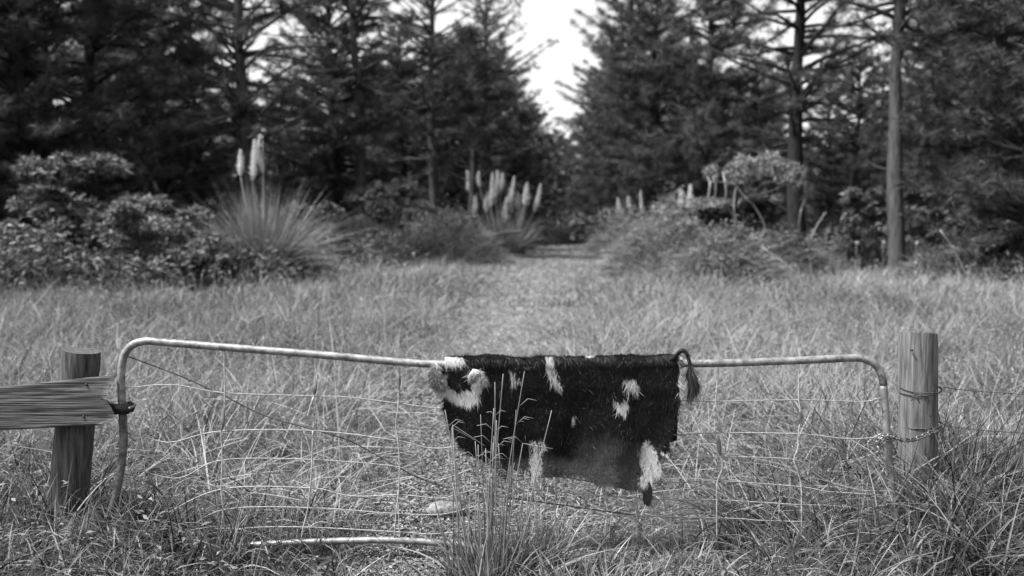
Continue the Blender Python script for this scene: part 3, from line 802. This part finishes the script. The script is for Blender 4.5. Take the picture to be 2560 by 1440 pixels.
# ================================================================== trees
def pine_meshes(seed, h, cb, rad, bark, dens=1.0, slim=False, dead=10):
    """trunk mesh and crown mesh around the origin"""
    r = random.Random(seed); rng = RS(seed)
    tb = MB(); cr = MB()
    base_r = h * .019 if not slim else h * .011
    lean = (r.uniform(-.02, .02), r.uniform(-.02, .02))
    def tc(z): return Vector((lean[0] * z + .10 * math.sin(z * .6 + seed) + .03 * math.sin(z * 2.1), lean[1] * z + .06 * math.cos(z * .6 + seed), z))
    zz = np.linspace(-.2, h * .97, 22)
    tube(tb, [tc(z) for z in zz], [base_r * (1.35 if z < .2 else 1) * (1 - .88 * max(z, 0) / h) + .01 for z in zz], 10, jitter=.3, seed=seed)
    C = []; D = []
    z = cb
    while z < h * .985:
        f = (z - cb) / (h - cb)
        rr = rad * (1 - f ** 2) ** .8 * (.6 + .4 * min(1, f * 4 + .2)) * r.uniform(.65, 1.2)
        for k in range(r.randint(4, 6)):
            a = r.uniform(0, 2 * PI); L = rr * r.uniform(.55, 1.15) + .15
            st_ = tc(min(h * .97, max(.3, z + r.uniform(-.45, .45)))); up = r.uniform(-.25, .8) + .35 * f; dr = Vector((math.cos(a), math.sin(a), 0))
            P = []
            for q in range(6):
                t = q / 5; P.append(st_ + dr * (L * t) + Vector((0, 0, L * (up * t - .28 * t * t + .22 * t ** 3))) + Vector((r.gauss(0, .03), r.gauss(0, .03), r.gauss(0, .03))) * (L * t))
            tube(tb, P, np.linspace(base_r * .26 * (1 - .5 * f) + .008, .006, 6), 5)
            ntw = max(3, int(L * 5.5 * dens))
            for q in range(ntw):
                t = .22 + .78 * (q + r.random()) / ntw; i = min(4, int(t * 5)); c = P[i].lerp(P[i + 1], t * 5 - i)
                sd = r.choice((-1, 1)); tw = (dr * r.uniform(.3, .9) + Vector((-dr.y, dr.x, 0)) * sd * r.uniform(.3, 1) + Vector((0, 0, r.uniform(-.15, .5)))).normalized()
                l2 = r.uniform(.15, .45) * (1.2 - .5 * t) * (.6 + .4 * L / max(rad, .1))
                nst = max(1, int(l2 / .13))
                for s in range(nst + 1):
                    C.append(list(c + tw * (l2 * s / nst))); D.append(list(tw))
            C.append(list(P[-1])); D.append(list(dr))
        z += r.uniform(.2, .42) * (h / 11)
    C = np.array(C); D = np.array(D); nn = int(17)
    C = np.repeat(C, nn, 0) + rng.normal(size=(len(C) * nn, 3)) * .04; D = np.repeat(D, nn, 0)
    tn = np.repeat(np.clip(.45 + .28 * rng.normal(size=len(C) // nn), 0, 1), nn) + .1 * rng.normal(size=len(C))
    ribbons(cr, C, D * .7 + rng.normal(size=C.shape) * .75 + np.array([0, 0, .15]), .15 + .14 * rng.random(len(C)), .027, np.clip(tn, 0, 1), 1, curl=.1, rng=rng)
    for k in range(dead):     # bare dead limbs under the crown
        z = r.uniform(.25 * cb + .5, max(cb * 1.4, 1.6)); a = r.uniform(0, 2 * PI); L = r.uniform(.5, 1.6); st_ = tc(z); dr = Vector((math.cos(a), math.sin(a), r.uniform(0, .5)))
        P = [st_ + dr * (L * t) + Vector((r.gauss(0, .04), r.gauss(0, .04), .25 * t * t)) for t in (0, .3, .6, 1)]
        tube(tb, P, [.022, .016, .011, .005], 5)
    return tb, cr


VAR = {}
def pine(px, d, h, label, var=0, group=None, rz=None, sc=1.0):
    V_ = VARS[var]
    x = (px - 1280) / FPX * d; z = float(H(x, d))
    t = empty('pine_tree', (x, d, z), label, 'pine tree', group, rz if rz is not None else (px * 1.7) % 6.28)
    s = h / V_[0]; t.scale = (s * sc, s * sc, s)
    if var in VAR:
        for c in VAR[var].children:
            o = c.copy(); COL.objects.link(o); o.parent = t
        return t
    seed = 100 + var * 7
    tb, cr = pine_meshes(seed, V_[0], V_[1], V_[2], V_[3], V_[4], V_[5], V_[6])
    tb.build('trunk', V_[3], t); cr.build('crown', M_pine, t)
    VAR[var] = t
    return t


#        h    crown base, radius, bark, density, slim, dead limbs
VARS = [(12, 1.6, 3.1, M_bark_dark, 1.0, False, 14), (12, .8, 3.4, M_bark_dark, 1.1, False, 6), (9, 4.4, 2.0, M_bark_pale, 1.0, True, 18),
        (14, 5.6, 3.4, M_bark_grey, .5, False, 8), (10.5, 1.0, 2.6, M_bark_dark, 1.0, False, 8), (14, 3.6, 3.8, M_bark_dark, .45, False, 14), (13, 3.4, 3.8, M_bark_grey, .55, False, 26), (15, 4.5, 4.2, M_bark_grey, .33, False, 16)]
gB = 'pines crowding behind the first row'
lB = 'dark pine crowding in the row behind the front trees'
trees = [
 (60, 27, 11, 1, 'pine at the far left edge behind the broad leaved shrub', None), (235, 31, 12, 0, 'pine rising above the left broad leaved shrub', None), (410, 36, 12, 4, 'pine between the left shrub and the pampas grass', None),
 (612, 31, 12, 6, 'pine with spreading bare lower limbs behind the tall pampas grass', None), (842, 38, 11, 0, 'straight dark trunked pine right of the tall pampas grass', None),
 (1010, 46, 10.6, 4, 'small pine above the rounded bush left of the pale sapling', None), (1172, 38, 8.6, 2, 'slim pale trunked young pine left of the plumed pampas', None),
 (905, 37, 13.5, 7, 'tall thin crowned pine above the rounded bush', None), (1085, 44, 13.5, 7, 'tall thin crowned pine behind the slim pale young pine', None),
 (1222, 52, 13.5, 7, 'pine at the left side of the open sky gap', None), (1575, 54, 13, 1, 'low branched pine right of the open sky gap', None), (1640, 47, 12, 1, 'low branched pine behind the pampas plumes right of the track', None),
 (1765, 41, 12, 4, 'pine above the left end of the twisted shrub', None), (1988, 32, 13, 5, 'big black trunked pine behind the twisted shrub', None), (2238, 28, 14, 3, 'tall pine with a pale grey trunk on the right', 'THIN'),
 (2465, 33, 12, 0, 'dark pine at the right behind the fence wires', None), (2580, 24, 12, 1, 'dark pine at the far right edge', None)]
for px, d, h, v, lb, g in trees: pine(px, d, h * (1.12 if (px < 900 or px > 1500) else 1), lb, v, None, sc=.78 if g else 1.0)
rr = random.Random(9)
for px, d, h in [(-150, 27, 11), (140, 40, 12), (320, 46, 12), (500, 46, 9.5), (700, 50, 7.3), (780, 58, 8), (930, 60, 11), (1090, 60, 12), (1120, 50, 10.2), (1175, 62, 12.5), (1215, 74, 13.5), (1340, 95, 10),
                 (1385, 112, 11), (1425, 118, 11), (1460, 108, 12), (1490, 92, 12), (1520, 72, 13), (1590, 68, 12), (1700, 60, 10), (1720, 52, 9.5), (1830, 56, 8.5), (1890, 46, 7.5), (1930, 62, 9), (2070, 50, 8),
                 (2130, 42, 7.5), (2310, 46, 8.5), (2360, 38, 9), (2460, 36, 11), (2640, 30, 12), (2760, 26, 12), (20, 42, 12), (600, 60, 9), (400, 60, 11), (2200, 60, 9), (860, 72, 11), (1010, 76, 13), (950, 52, 10), (1255, 64, 12.5), (1280, 56, 9), (1322, 84, 11), (1530, 58, 9)]:
    pine(px, d, h * (1.15 if (px < 900 or px > 1500) else 1), lB, rr.choice((0, 1, 4)), gB, rz=rr.uniform(0, 6))
# far wood closing the view
mb = MB(); rng = RS(31); m = 90000
y = 74 + 60 * rng.random(m) ** 2; x = (rng.random(m) * 2 - 1) * (.62 * y + 15)
px = 1280 + FPX * x / y; corr = np.abs(x - 6.3) < 2.5
top = 6.2 + 2.2 * fbm(x * .25, y * .12, 60) + (y - 74) * .03
z = top * rng.random(m) ** .8
k = ~(corr & (y < 118)); x = x[k]; y = y[k]; z = z[k]; m = len(x)
leaves(mb, np.stack([x, y, z], 1), rng.normal(size=(m, 3)), .5 + .3 * rng.random(m), .22, np.clip(.35 + .25 * rng.normal(size=m), 0, 1), rng)
tag(mb.build('far_wood', M_pine), 'distant dark wood closing the view behind the pines', 'wood', kind='stuff')

# undergrowth along the tree line
mb = MB(); rng = RS(41); m = 7000
u = rng.random(m); px = rng.random(m) * 3400 - 400
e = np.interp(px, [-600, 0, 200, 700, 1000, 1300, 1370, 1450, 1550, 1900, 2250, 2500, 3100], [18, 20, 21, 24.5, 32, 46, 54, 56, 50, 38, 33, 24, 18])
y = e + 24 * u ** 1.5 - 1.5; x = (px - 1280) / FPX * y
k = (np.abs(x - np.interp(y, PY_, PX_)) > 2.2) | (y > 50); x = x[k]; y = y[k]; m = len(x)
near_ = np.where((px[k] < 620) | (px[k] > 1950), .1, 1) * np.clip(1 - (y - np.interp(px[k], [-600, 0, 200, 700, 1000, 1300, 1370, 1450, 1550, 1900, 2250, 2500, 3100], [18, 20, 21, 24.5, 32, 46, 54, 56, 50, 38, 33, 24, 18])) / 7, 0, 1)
hh = (.2 + 1.6 * fbm(x * .4, y * .4, 66) ** 1.5) * (.5 + .8 * rng.random(m)); z0 = H(x, y)
n = 30; X_ = np.repeat(x, n) + rng.normal(size=m * n) * .28; Y_ = np.repeat(y, n) + rng.normal(size=m * n) * .28; hz = np.repeat(hh, n) * rng.random(m * n) ** .6
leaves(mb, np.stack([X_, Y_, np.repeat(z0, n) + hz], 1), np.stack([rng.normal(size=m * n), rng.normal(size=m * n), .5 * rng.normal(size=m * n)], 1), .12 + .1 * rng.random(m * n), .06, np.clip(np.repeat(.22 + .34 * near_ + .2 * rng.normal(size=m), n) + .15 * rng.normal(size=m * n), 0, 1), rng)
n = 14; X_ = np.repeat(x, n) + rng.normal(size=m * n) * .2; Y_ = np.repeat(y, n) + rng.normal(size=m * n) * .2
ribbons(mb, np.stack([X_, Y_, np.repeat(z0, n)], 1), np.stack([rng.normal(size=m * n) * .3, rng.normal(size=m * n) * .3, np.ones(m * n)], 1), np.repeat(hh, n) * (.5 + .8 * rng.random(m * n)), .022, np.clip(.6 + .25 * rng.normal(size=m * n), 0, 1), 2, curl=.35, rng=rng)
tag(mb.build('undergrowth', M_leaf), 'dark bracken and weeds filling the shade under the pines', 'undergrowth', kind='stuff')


# ------------------------------------------------------------------ shrubs
def shrub(name, px, d, w_, h, label, seed, leafL=.19, leafW=.06, ros=420, tone=.62, cat='shrub', lowfrac=.15, mat_=None, flat=False, stems=9, per=11):
    rng = RS(seed); r = random.Random(seed); x0 = (px - 1280) / FPX * d; z = float(H(x0, d))
    t = empty(name, (x0, d, z), label, cat)
    tips = []
    sb = MB()
    for k in range(stems):
        a = r.uniform(0, 2 * PI); f = r.uniform(.3, 1); e_ = Vector((math.cos(a) * w_ * .5 * f, math.sin(a) * w_ * .35 * f, h * r.uniform(.6, .9) * (1 - .3 * f * f)))
        P = spline([Vector((r.gauss(0, .08), r.gauss(0, .08), -.05)), e_ * .45 + Vector((r.gauss(0, .12), r.gauss(0, .1), 0)), e_], .15)
        tube(sb, P, np.linspace(.03, .01, len(P)), 5)
    # rosettes over irregular lobes
    lob = [(r.uniform(-.42, .42) * w_, r.uniform(-.25, .25) * w_, r.uniform(.22, .88) * h, r.uniform(.08, .20) * w_) for _ in range(19)]
    C = []
    while len(C) < ros:
        l = r.choice(lob); v = Vector((r.gauss(0, 1), r.gauss(0, 1), abs(r.gauss(0, 1)) * 1.1 - .1)).normalized() * l[3] * r.uniform(.75, 1.08)
        c = Vector((l[0], l[1], l[2])) + Vector((v.x, v.y, v.z * .75))
        if lowfrac * h < c.z < h * 1.05: C.append((c, v.normalized()))
    c = np.array([list(q[0]) for q in C]); v = np.array([list(q[1]) for q in C]); n = per
    tn = np.repeat(np.clip(tone + .18 * rng.normal(size=len(c)), 0, 1), n); c = np.repeat(c, n, 0); v = np.repeat(v, n, 0)
    d_ = norm(rng.normal(size=c.shape) * np.array([1, 1, .45])) * .9 + v * .35 + np.array([0, 0, -.12])
    lf = MB(); leaves(lf, c + rng.normal(size=c.shape) * .015, d_, leafL * (.7 + .6 * rng.random(len(c))), leafW, np.clip(tn + .12 * rng.normal(size=len(c)), 0, 1), rng)
    sb.build('stems', M_bark_grey, t); lf.build('foliage', mat_ or M_leaf, t)
    return t


shrub('broadleaf_shrub', 405, 22.5, 2.2, 2.15, 'broad leaved shrub with pale rosettes left of the tall pampas grass', 3, ros=560, tone=.66)
shrub('broadleaf_shrub', 190, 23.5, 3.0, 3.1, 'largest broad leaved shrub at the left edge of the meadow', 4, ros=900, tone=.5)
shrub('broadleaf_shrub', 500, 21.8, 1.1, .9, 'low leafy shrub at the left foot of the tall pampas grass', 5, ros=160, tone=.62)
shrub('broadleaf_shrub', 350, 21.3, .9, .65, 'tiny leafy shrub in the grass under the pale rosettes', 15, ros=110, tone=.6)
shrub('leafy_bush', 790, 28, 1.6, 2.1, 'dark leafy bush just right of the tall pampas grass', 6, ros=420, tone=.42, leafL=.13)
shrub('rounded_bush', 975, 36, 3.0, 2.9, 'rounded fine leaved bush left of the slim pale pine', 7, ros=1100, tone=.72, leafL=.12, leafW=.04, per=12)
shrub('rounded_bush', 1085, 39, 2.3, 2.0, 'smaller rounded bush at the foot of the slim pale pine', 8, ros=700, tone=.7, leafL=.12, leafW=.04)
shrub('leafy_bush', 1325, 46, 1.8, 1.3, 'low bush beside the track behind the fallen branch', 9, ros=360, tone=.62, leafL=.13)
shrub('leafy_bush', 1590, 40, 3.6, 1.9, 'soft bush with arching sprays right of the track', 10, ros=800, tone=.62, leafL=.14)
shrub('leafy_bush', 1480, 50, 2.4, 1.6, 'low bush at the right side of the far track', 16, ros=500, tone=.55, leafL=.14)
shrub('leafy_bush', 2165, 29, 1.5, 2.6, 'dim leafy shrub left of the pale grey trunk', 11, ros=300, tone=.5, lowfrac=.3)
shrub('leafy_bush', 2330, 28, 1.8, 2.5, 'dim leafy shrub right of the pale grey trunk', 12, ros=300, tone=.36, lowfrac=.3)
shrub('leafy_bush', 2480, 24, 1.6, 1.7, 'dark shrub at the far right edge of the meadow', 13, ros=260, tone=.3)
shrub('leafy_bush', 2080, 31, 1.6, 1.5, 'dark shrub behind the right end of the twisted shrub', 14, ros=260, tone=.3)


# ------------------------------------------------------------------ pampas grass
def pampas(px, d, n, L, label, plumes, seed, wid=.3, tone=.6, W=.022):
    rng = RS(seed); r = random.Random(seed); x0 = (px - 1280) / FPX * d; z = float(H(x0, d))
    t = empty('pampas_grass', (x0, d, z), label, 'pampas grass')
    mb = MB(); a = rng.random(n) * 2 * PI + .6 * rng.normal(size=n); rr_ = wid * np.sqrt(rng.random(n)); tl = .04 + .75 * rng.random(n) ** 1.7 * (.6 + .8 * rng.random(n))
    d_ = np.stack([np.cos(a) * tl, np.sin(a) * tl, np.ones(n)], 1)
    ribbons(mb, np.stack([np.cos(a) * rr_, np.sin(a) * rr_, np.zeros(n)], 1), d_, L * (.45 + .65 * rng.random(n)), W, np.clip(tone + .25 * rng.normal(size=n), 0, 1), 7, curl=.12 + .75 * rng.random(n) ** 1.3, rng=rng)
    mb.build('leaf_blades', M_pampas, t)
    for (dx, zb, zt, w_, lx) in plumes:
        # offsets in metres: foot of plume (dx, zb), top at zt
        mb = MB(); top = Vector((dx + lx, r.uniform(-.2, .2), zt)); foot = Vector((dx, top.y, zb))
        tube(mb, [Vector((dx * .4, top.y * .3, .1)), foot * .6 + Vector((dx * .1, 0, 0)), foot, top], [.012, .011, .009, .003], 5)
        m = 1100; tt = rng.random(m); c = np.array(list(foot))[None] * (1 - tt[:, None]) + np.array(list(top))[None] * tt[:, None]
        ax_ = np.array(list((top - foot).normalized())); q = rng.normal(size=(m, 3)); q -= (q @ ax_)[:, None] * ax_; q = norm(q)
        rad = w_ * (1 - tt) ** .6 * np.clip(tt * 5 + .3, 0, 1) * (.7 + .6 * rng.random(m))
        bn = np.sin(tt * 2.5) * r.uniform(-.12, .12); c = c + np.stack([bn, 0 * bn, 0 * bn], 1)
        ribbons(mb, c, q * .55 + ax_ * .8 + rng.normal(size=(m, 3)) * .15, .03 + rad * 2.1 * (.4 + .9 * rng.random(m)), .014 if d < 30 else .02, np.clip(.6 + .25 * rng.normal(size=m), 0, 1), 3, curl=.2, bend=np.array([0, 0, -1.]) * np.ones((m, 3)), rng=rng)
        mb.build('plume', M_plume, t)
    return t


def plm(px0, d, items):
    out = []
    for px, pf, pt, w_, lean in items:
        zf = at(px, pf, d).z; zt = at(px, pt, d).z; out.append(((px - px0) / FPX * d, zf, zt, w_, lean))
    return [(a, b - .25 * (c - b), c, w_ * .78, e) for a, b, c, w_, e in out]


pampas(655, 24, 2300, 3.0, 'tall pampas grass with three upright plumes', plm(655, 24, [(608, 430, 378, .09, 0), (636, 435, 352, .12, .05), (660, 415, 340, .07, 0)]), 3, tone=.66, W=.022)
pampas(1010, 33, 500, 1.9, 'plain arching pampas grass in front of the rounded bush', [], 5, tone=.5, W=.03)
pampas(1255, 42, 900, 2.4, 'pampas grass crowned with many pale plumes left of the track', plm(1255, 42, [
    (1172, 470, 425, .14, -.12), (1200, 460, 428, .10, 0), (1227, 500, 430, .16, .05), (1240, 480, 425, .15, .02), (1250, 470, 432, .14, .06), (1268, 505, 440, .15, .25), (1280, 520, 470, .14, -.1), (1292, 515, 478, .14, 0),
    (1311, 505, 460, .14, .05), (1320, 500, 455, .13, 0), (1335, 515, 458, .13, .25), (1215, 520, 480, .15, .1), (1185, 530, 490, .14, 0), (1300, 560, 505, .14, 0), (1262, 545, 490, .16, .15)]), 6, wid=.9, tone=.72, W=.032)
pampas(1575, 44, 350, 1.8, 'small plumed pampas grass in the shade right of the track', plm(1575, 44, [(1560, 545, 495, .13, -.25), (1582, 530, 490, .11, -.15), (1607, 530, 475, .10, -.1)]), 7, wid=.5, tone=.5, W=.03)
pampas(1715, 35, 300, 2.1, 'pampas with short pale plumes left of the twisted shrub', plm(1715, 35, [(1697, 515, 474, .13, -.05), (1716, 510, 462, .13, .05)]), 8, wid=.4, tone=.5, W=.03)

# ------------------------------------------------------------------ twisted shrub right of the track
D = 25.5
tw = empty('twisted_shrub', (at(1838, 700, D).x, D, float(H(at(1838, 700, D).x, D))), 'flat topped shrub on pale twisting bare stems right of the track', 'shrub')
sb = MB(); r = random.Random(5); TO = tw.location
def wp(px, py, dy=0): return at(px, py, D + dy) - TO
limbs = [[(1806, 700), (1812, 640), (1830, 590), (1838, 545), (1812, 515), (1800, 508)], [(1812, 640), (1800, 600), (1835, 570), (1840, 545)], [(1830, 690), (1835, 640), (1868, 600), (1905, 590), (1910, 560), (1885, 515), (1870, 500), (1852, 480), (1840, 455), (1850, 430)],
         [(1870, 500), (1850, 505), (1845, 520), (1850, 500), (1880, 492), (1920, 490)], [(1865, 478), (1890, 475), (1905, 460), (1935, 455), (1965, 462)], [(1870, 490), (1920, 480), (1960, 462), (1985, 455)], [(1810, 530), (1815, 480), (1808, 430)], [(1835, 550), (1838, 480), (1862, 430)],
         [(1865, 475), (1860, 440), (1885, 420)], [(1905, 620), (1900, 660), (1880, 700)], [(1803, 640), (1800, 600), (1802, 570)], [(1770, 500), (1775, 460), (1768, 440)], [(1780, 520), (1790, 470), (1782, 440)], [(1995, 600), (2000, 540), (2012, 490)], [(1965, 580), (1995, 582)], [(1840, 460), (1780, 455), (1790, 480)]]
for k, lm in enumerate(limbs):
    P = spline([wp(a, b_, r.uniform(-.25, .25)) for a, b_ in lm], .06); tube(sb, P, np.linspace(.045 if k < 3 else .030, .018, len(P)), 6, jitter=.2)
sb.build('stems', M_bark_pale, tw)
lf = MB(); rng = RS(19); C = []
cl_ = np.sort(1762 + 245 * rng.random(17)); clz = rng.normal(size=17) * 9
for k in range(420):
    q_ = int(rng.integers(17)); px = float(np.clip(cl_[q_] + rng.normal() * 11, 1750, 2018)); py = np.interp(px, [1755, 1800, 1850, 1900, 1960, 2010], [440, 415, 398, 395, 410, 440]) + 26 * (float(fbm(px * .035, 3, 150)) - .5) + rng.random() ** 1.3 * np.interp(px, [1755, 1850, 2010], [16, 58, 50]) * (.4 + float(fbm(px * .06, 9, 151))); C.append(list(wp(px, py + clz[q_] + rng.normal() * 5, rng.normal() * .45)))
for k in range(110):
    C.append(list(wp(1730 + 95 * rng.random(), 512 + 22 * rng.random() - 12, rng.normal() * .3)))
for k in range(30): C.append(list(wp(1930 + 25 * rng.random(), 490 + 12 * rng.random(), rng.normal() * .3)))
for k in range(40): C.append(list(wp(1705 + 30 * rng.random(), 552 + 12 * rng.random(), rng.normal() * .3)))
C = np.repeat(np.array(C), 11, 0); n = len(C)
leaves(lf, C, norm(rng.normal(size=(n, 3))) + np.array([0, 0, .1]), .10 + .07 * rng.random(n), .035, np.clip(.85 + .15 * rng.normal(size=n), 0, 1), rng)
lf.build('foliage', M_leaf, tw)
mb = MB(); n = 700; a = rng.random(n) * 2 * PI; tl = .1 + .6 * rng.random(n)
bx = at(1835, 705, D).x - TO.x
p0 = np.stack([bx + rng.normal(size=n) * .35, rng.normal(size=n) * .3, np.zeros(n)], 1)
ribbons(mb, p0, np.stack([np.cos(a) * tl, np.sin(a) * tl, np.ones(n)], 1), .6 + .8 * rng.random(n), .016, np.clip(.55 + .25 * rng.normal(size=n), 0, 1), 4, curl=.5, rng=rng)
t = empty('grass_tussock', TO, 'grass tussock growing through the foot of the twisted shrub', 'tussock'); mb.build('leaf_blades', M_pampas, t)

# ------------------------------------------------------------------ mounds of grass and bracken
def mound(px, d, w_, h, n, label, seed, tone=.55, dep=.6):
    rng = RS(seed); x0 = (px - 1280) / FPX * d; z = float(H(x0, d)); t = empty('bracken_mound', (x0, d, z), label, 'mound')
    u = rng.random(n) * 2 * PI; rr_ = np.sqrt(rng.random(n)); X_ = np.cos(u) * rr_ * w_ * .5; Y_ = np.sin(u) * rr_ * w_ * .5 * dep
    top = h * (1 - rr_ ** 2.2) * (.45 + 1.0 * fbm(X_ * 1.4 + seed, Y_ * 1.4, seed)); Z_ = top * rng.random(n) ** .45
    mb = MB(); ribbons(mb, np.stack([X_, Y_, Z_ * .8], 1), np.stack([np.cos(u) * rr_ + .6 * rng.normal(size=n), np.sin(u) * rr_ + .6 * rng.normal(size=n), 1.1 + 0 * u], 1), .35 + .45 * rng.random(n), .014 + .0003 * d, np.clip(tone + .3 * rng.normal(size=n), 0, 1), 4, curl=.2 + .7 * rng.random(n), rng=rng)
    mb.build('grass_blades', M_pampas, t)
    m = n * 2; pk = rng.integers(0, n, m); mb = MB()
    leaves(mb, np.stack([X_[pk] + .15 * rng.normal(size=m), Y_[pk] + .15 * rng.normal(size=m), Z_[pk] + .1 * rng.normal(size=m)], 1), rng.normal(size=(m, 3)) * np.array([1, 1, .5]), .08 + .07 * rng.random(m), .035, np.clip(np.repeat(tone, m) - .05 + .4 * (fbm(X_[pk] * 2, Y_[pk] * 2, 7) - .5) + .2 * rng.normal(size=m), 0, 1), rng)
    mb.build('fronds', M_leaf, t)
    return t


mound(1815, 24.2, 2.6, 1.25, 2400, 'big tangled mound of grass and bracken around the foot of the twisted shrub', 21, .62)
mound(1680, 27, 3.4, 2.3, 3200, 'pale tangled mound between the track and the twisted shrub', 22, .7)
mound(1600, 37, 4.0, 2.0, 2200, 'leafy mound beside the small plumed pampas right of the track', 23, .6)
mound(1960, 28, 2.6, 1.3, 1600, 'low shady mound right of the twisted shrub', 24, .4)
mound(900, 31, 2.6, 1.6, 1800, 'grassy mound at the left foot of the rounded bush', 25, .58)
mound(1110, 34, 4.2, 2.1, 2200, 'pale grassy mound between the rounded bushes and the plumed pampas', 26, .66)
mound(770, 27, 1.8, 1.1, 1100, 'small grassy mound at the right foot of the tall pampas', 28, .5)
mound(280, 22.6, 2.2, .7, 1000, 'weedy mound under the broad leaved shrubs', 29, .3)
mound(2130, 30, 3.0, 1.0, 1300, 'weedy mound at the left foot of the pale grey trunk', 30, .42)
mound(2420, 25, 3.2, 1.1, 1400, 'weedy mound right of the pale grey trunk', 31, .38)

# ------------------------------------------------------------------ fallen branch pieces
def fallen(pts, d, r0, label, mat_=M_bark_pale):
    P = [at(px, py, d) for px, py in pts]; o = P[0]
    mb = MB(); Q = spline([p - o for p in P], .1); tube(mb, Q, np.linspace(r0, r0 * .7, len(Q)), 8, jitter=.2, seed=3)
    b = mb.build('fallen_branch', mat_); b.location = o; tag(b, label, 'branch'); return b


fallen([(1142, 615), (1165, 580), (1182, 552)], 38, .07, 'pale snapped branch standing at a slant left of the fallen one')
fallen([(1198, 607), (1235, 588), (1262, 582), (1308, 578)], 40, .09, 'pale broken branch lying bent on the ground left of the track')
fallen([(1905, 618), (1950, 650), (2010, 700), (2060, 770)], 17, .013, 'thin bare branch slanting down in the grass right of the twisted shrub')
fallen([(2350, 575), (2385, 625), (2420, 700), (2450, 790)], 15, .009, 'thin bare branch slanting down at the right edge of the meadow')
fallen([(2025, 600), (2045, 560), (2065, 530)], 30, .022, 'bare pole leaning behind the right end of the twisted shrub')

# ------------------------------------------------------------------ white flowers
def daisy(px, py, d, rad, label):
    p = at(px, py, d); z = float(H(p.x, d)); t = empty('daisy', (p.x, d, z), label, 'flower', 'white flowers scattered along the meadow edge')
    hgt = p.z - z; mb = MB(); tube(mb, [Vector((.03, 0, 0)), Vector((.01, 0, hgt * .5)), Vector((0, 0, hgt))], .006, 5, tone=.6); mb.build('stem', M_grass, t)
    mb = MB(); n = 12; a = np.arange(n) * 2 * PI / n; rng = RS(int(px))
    leaves(mb, np.tile([0, -.01, hgt], (n, 1)), np.stack([np.cos(a), -.5 + 0 * a, np.sin(a) * .8 + .3], 1), rad, rad * .55, .9, rng, fold=.05); mb.build('petals', M_flower, t)
    mb = MB(); rock(mb, (0, -.02, hgt + .005), rad * .28, rng, (1, .6, 1)); mb.build('flower_centre', M_litter, t)


for px, py, d, r_, lb in [(1012, 661, 26, .05, 'leftmost white flower below the rounded bush'), (1035, 632, 27, .055, 'highest white flower below the rounded bush'), (1054, 667, 25, .06, 'right white flower of the three below the rounded bush'),
                          (905, 746, 17, .045, 'lone white flower low in the meadow under the rounded bush'), (1335, 592, 40, .06, 'small white flower at the left edge of the far track'), (2141, 607, 26, .065, 'white flower in the shade left of the pale trunk'),
                          (2207, 604, 26, .055, 'white flower against the foot of the pale trunk'), (2291, 606, 26, .06, 'white flower just right of the pale trunk'), (2288, 655, 24, .05, 'lowest white flower below the pale trunk'), (2440, 627, 22, .055, 'rightmost white flower near the dark edge'),
                          (1640, 665, 26, .035, 'small white flower left of the twisted shrub')]:
    daisy(px, py, d, r_, lb)
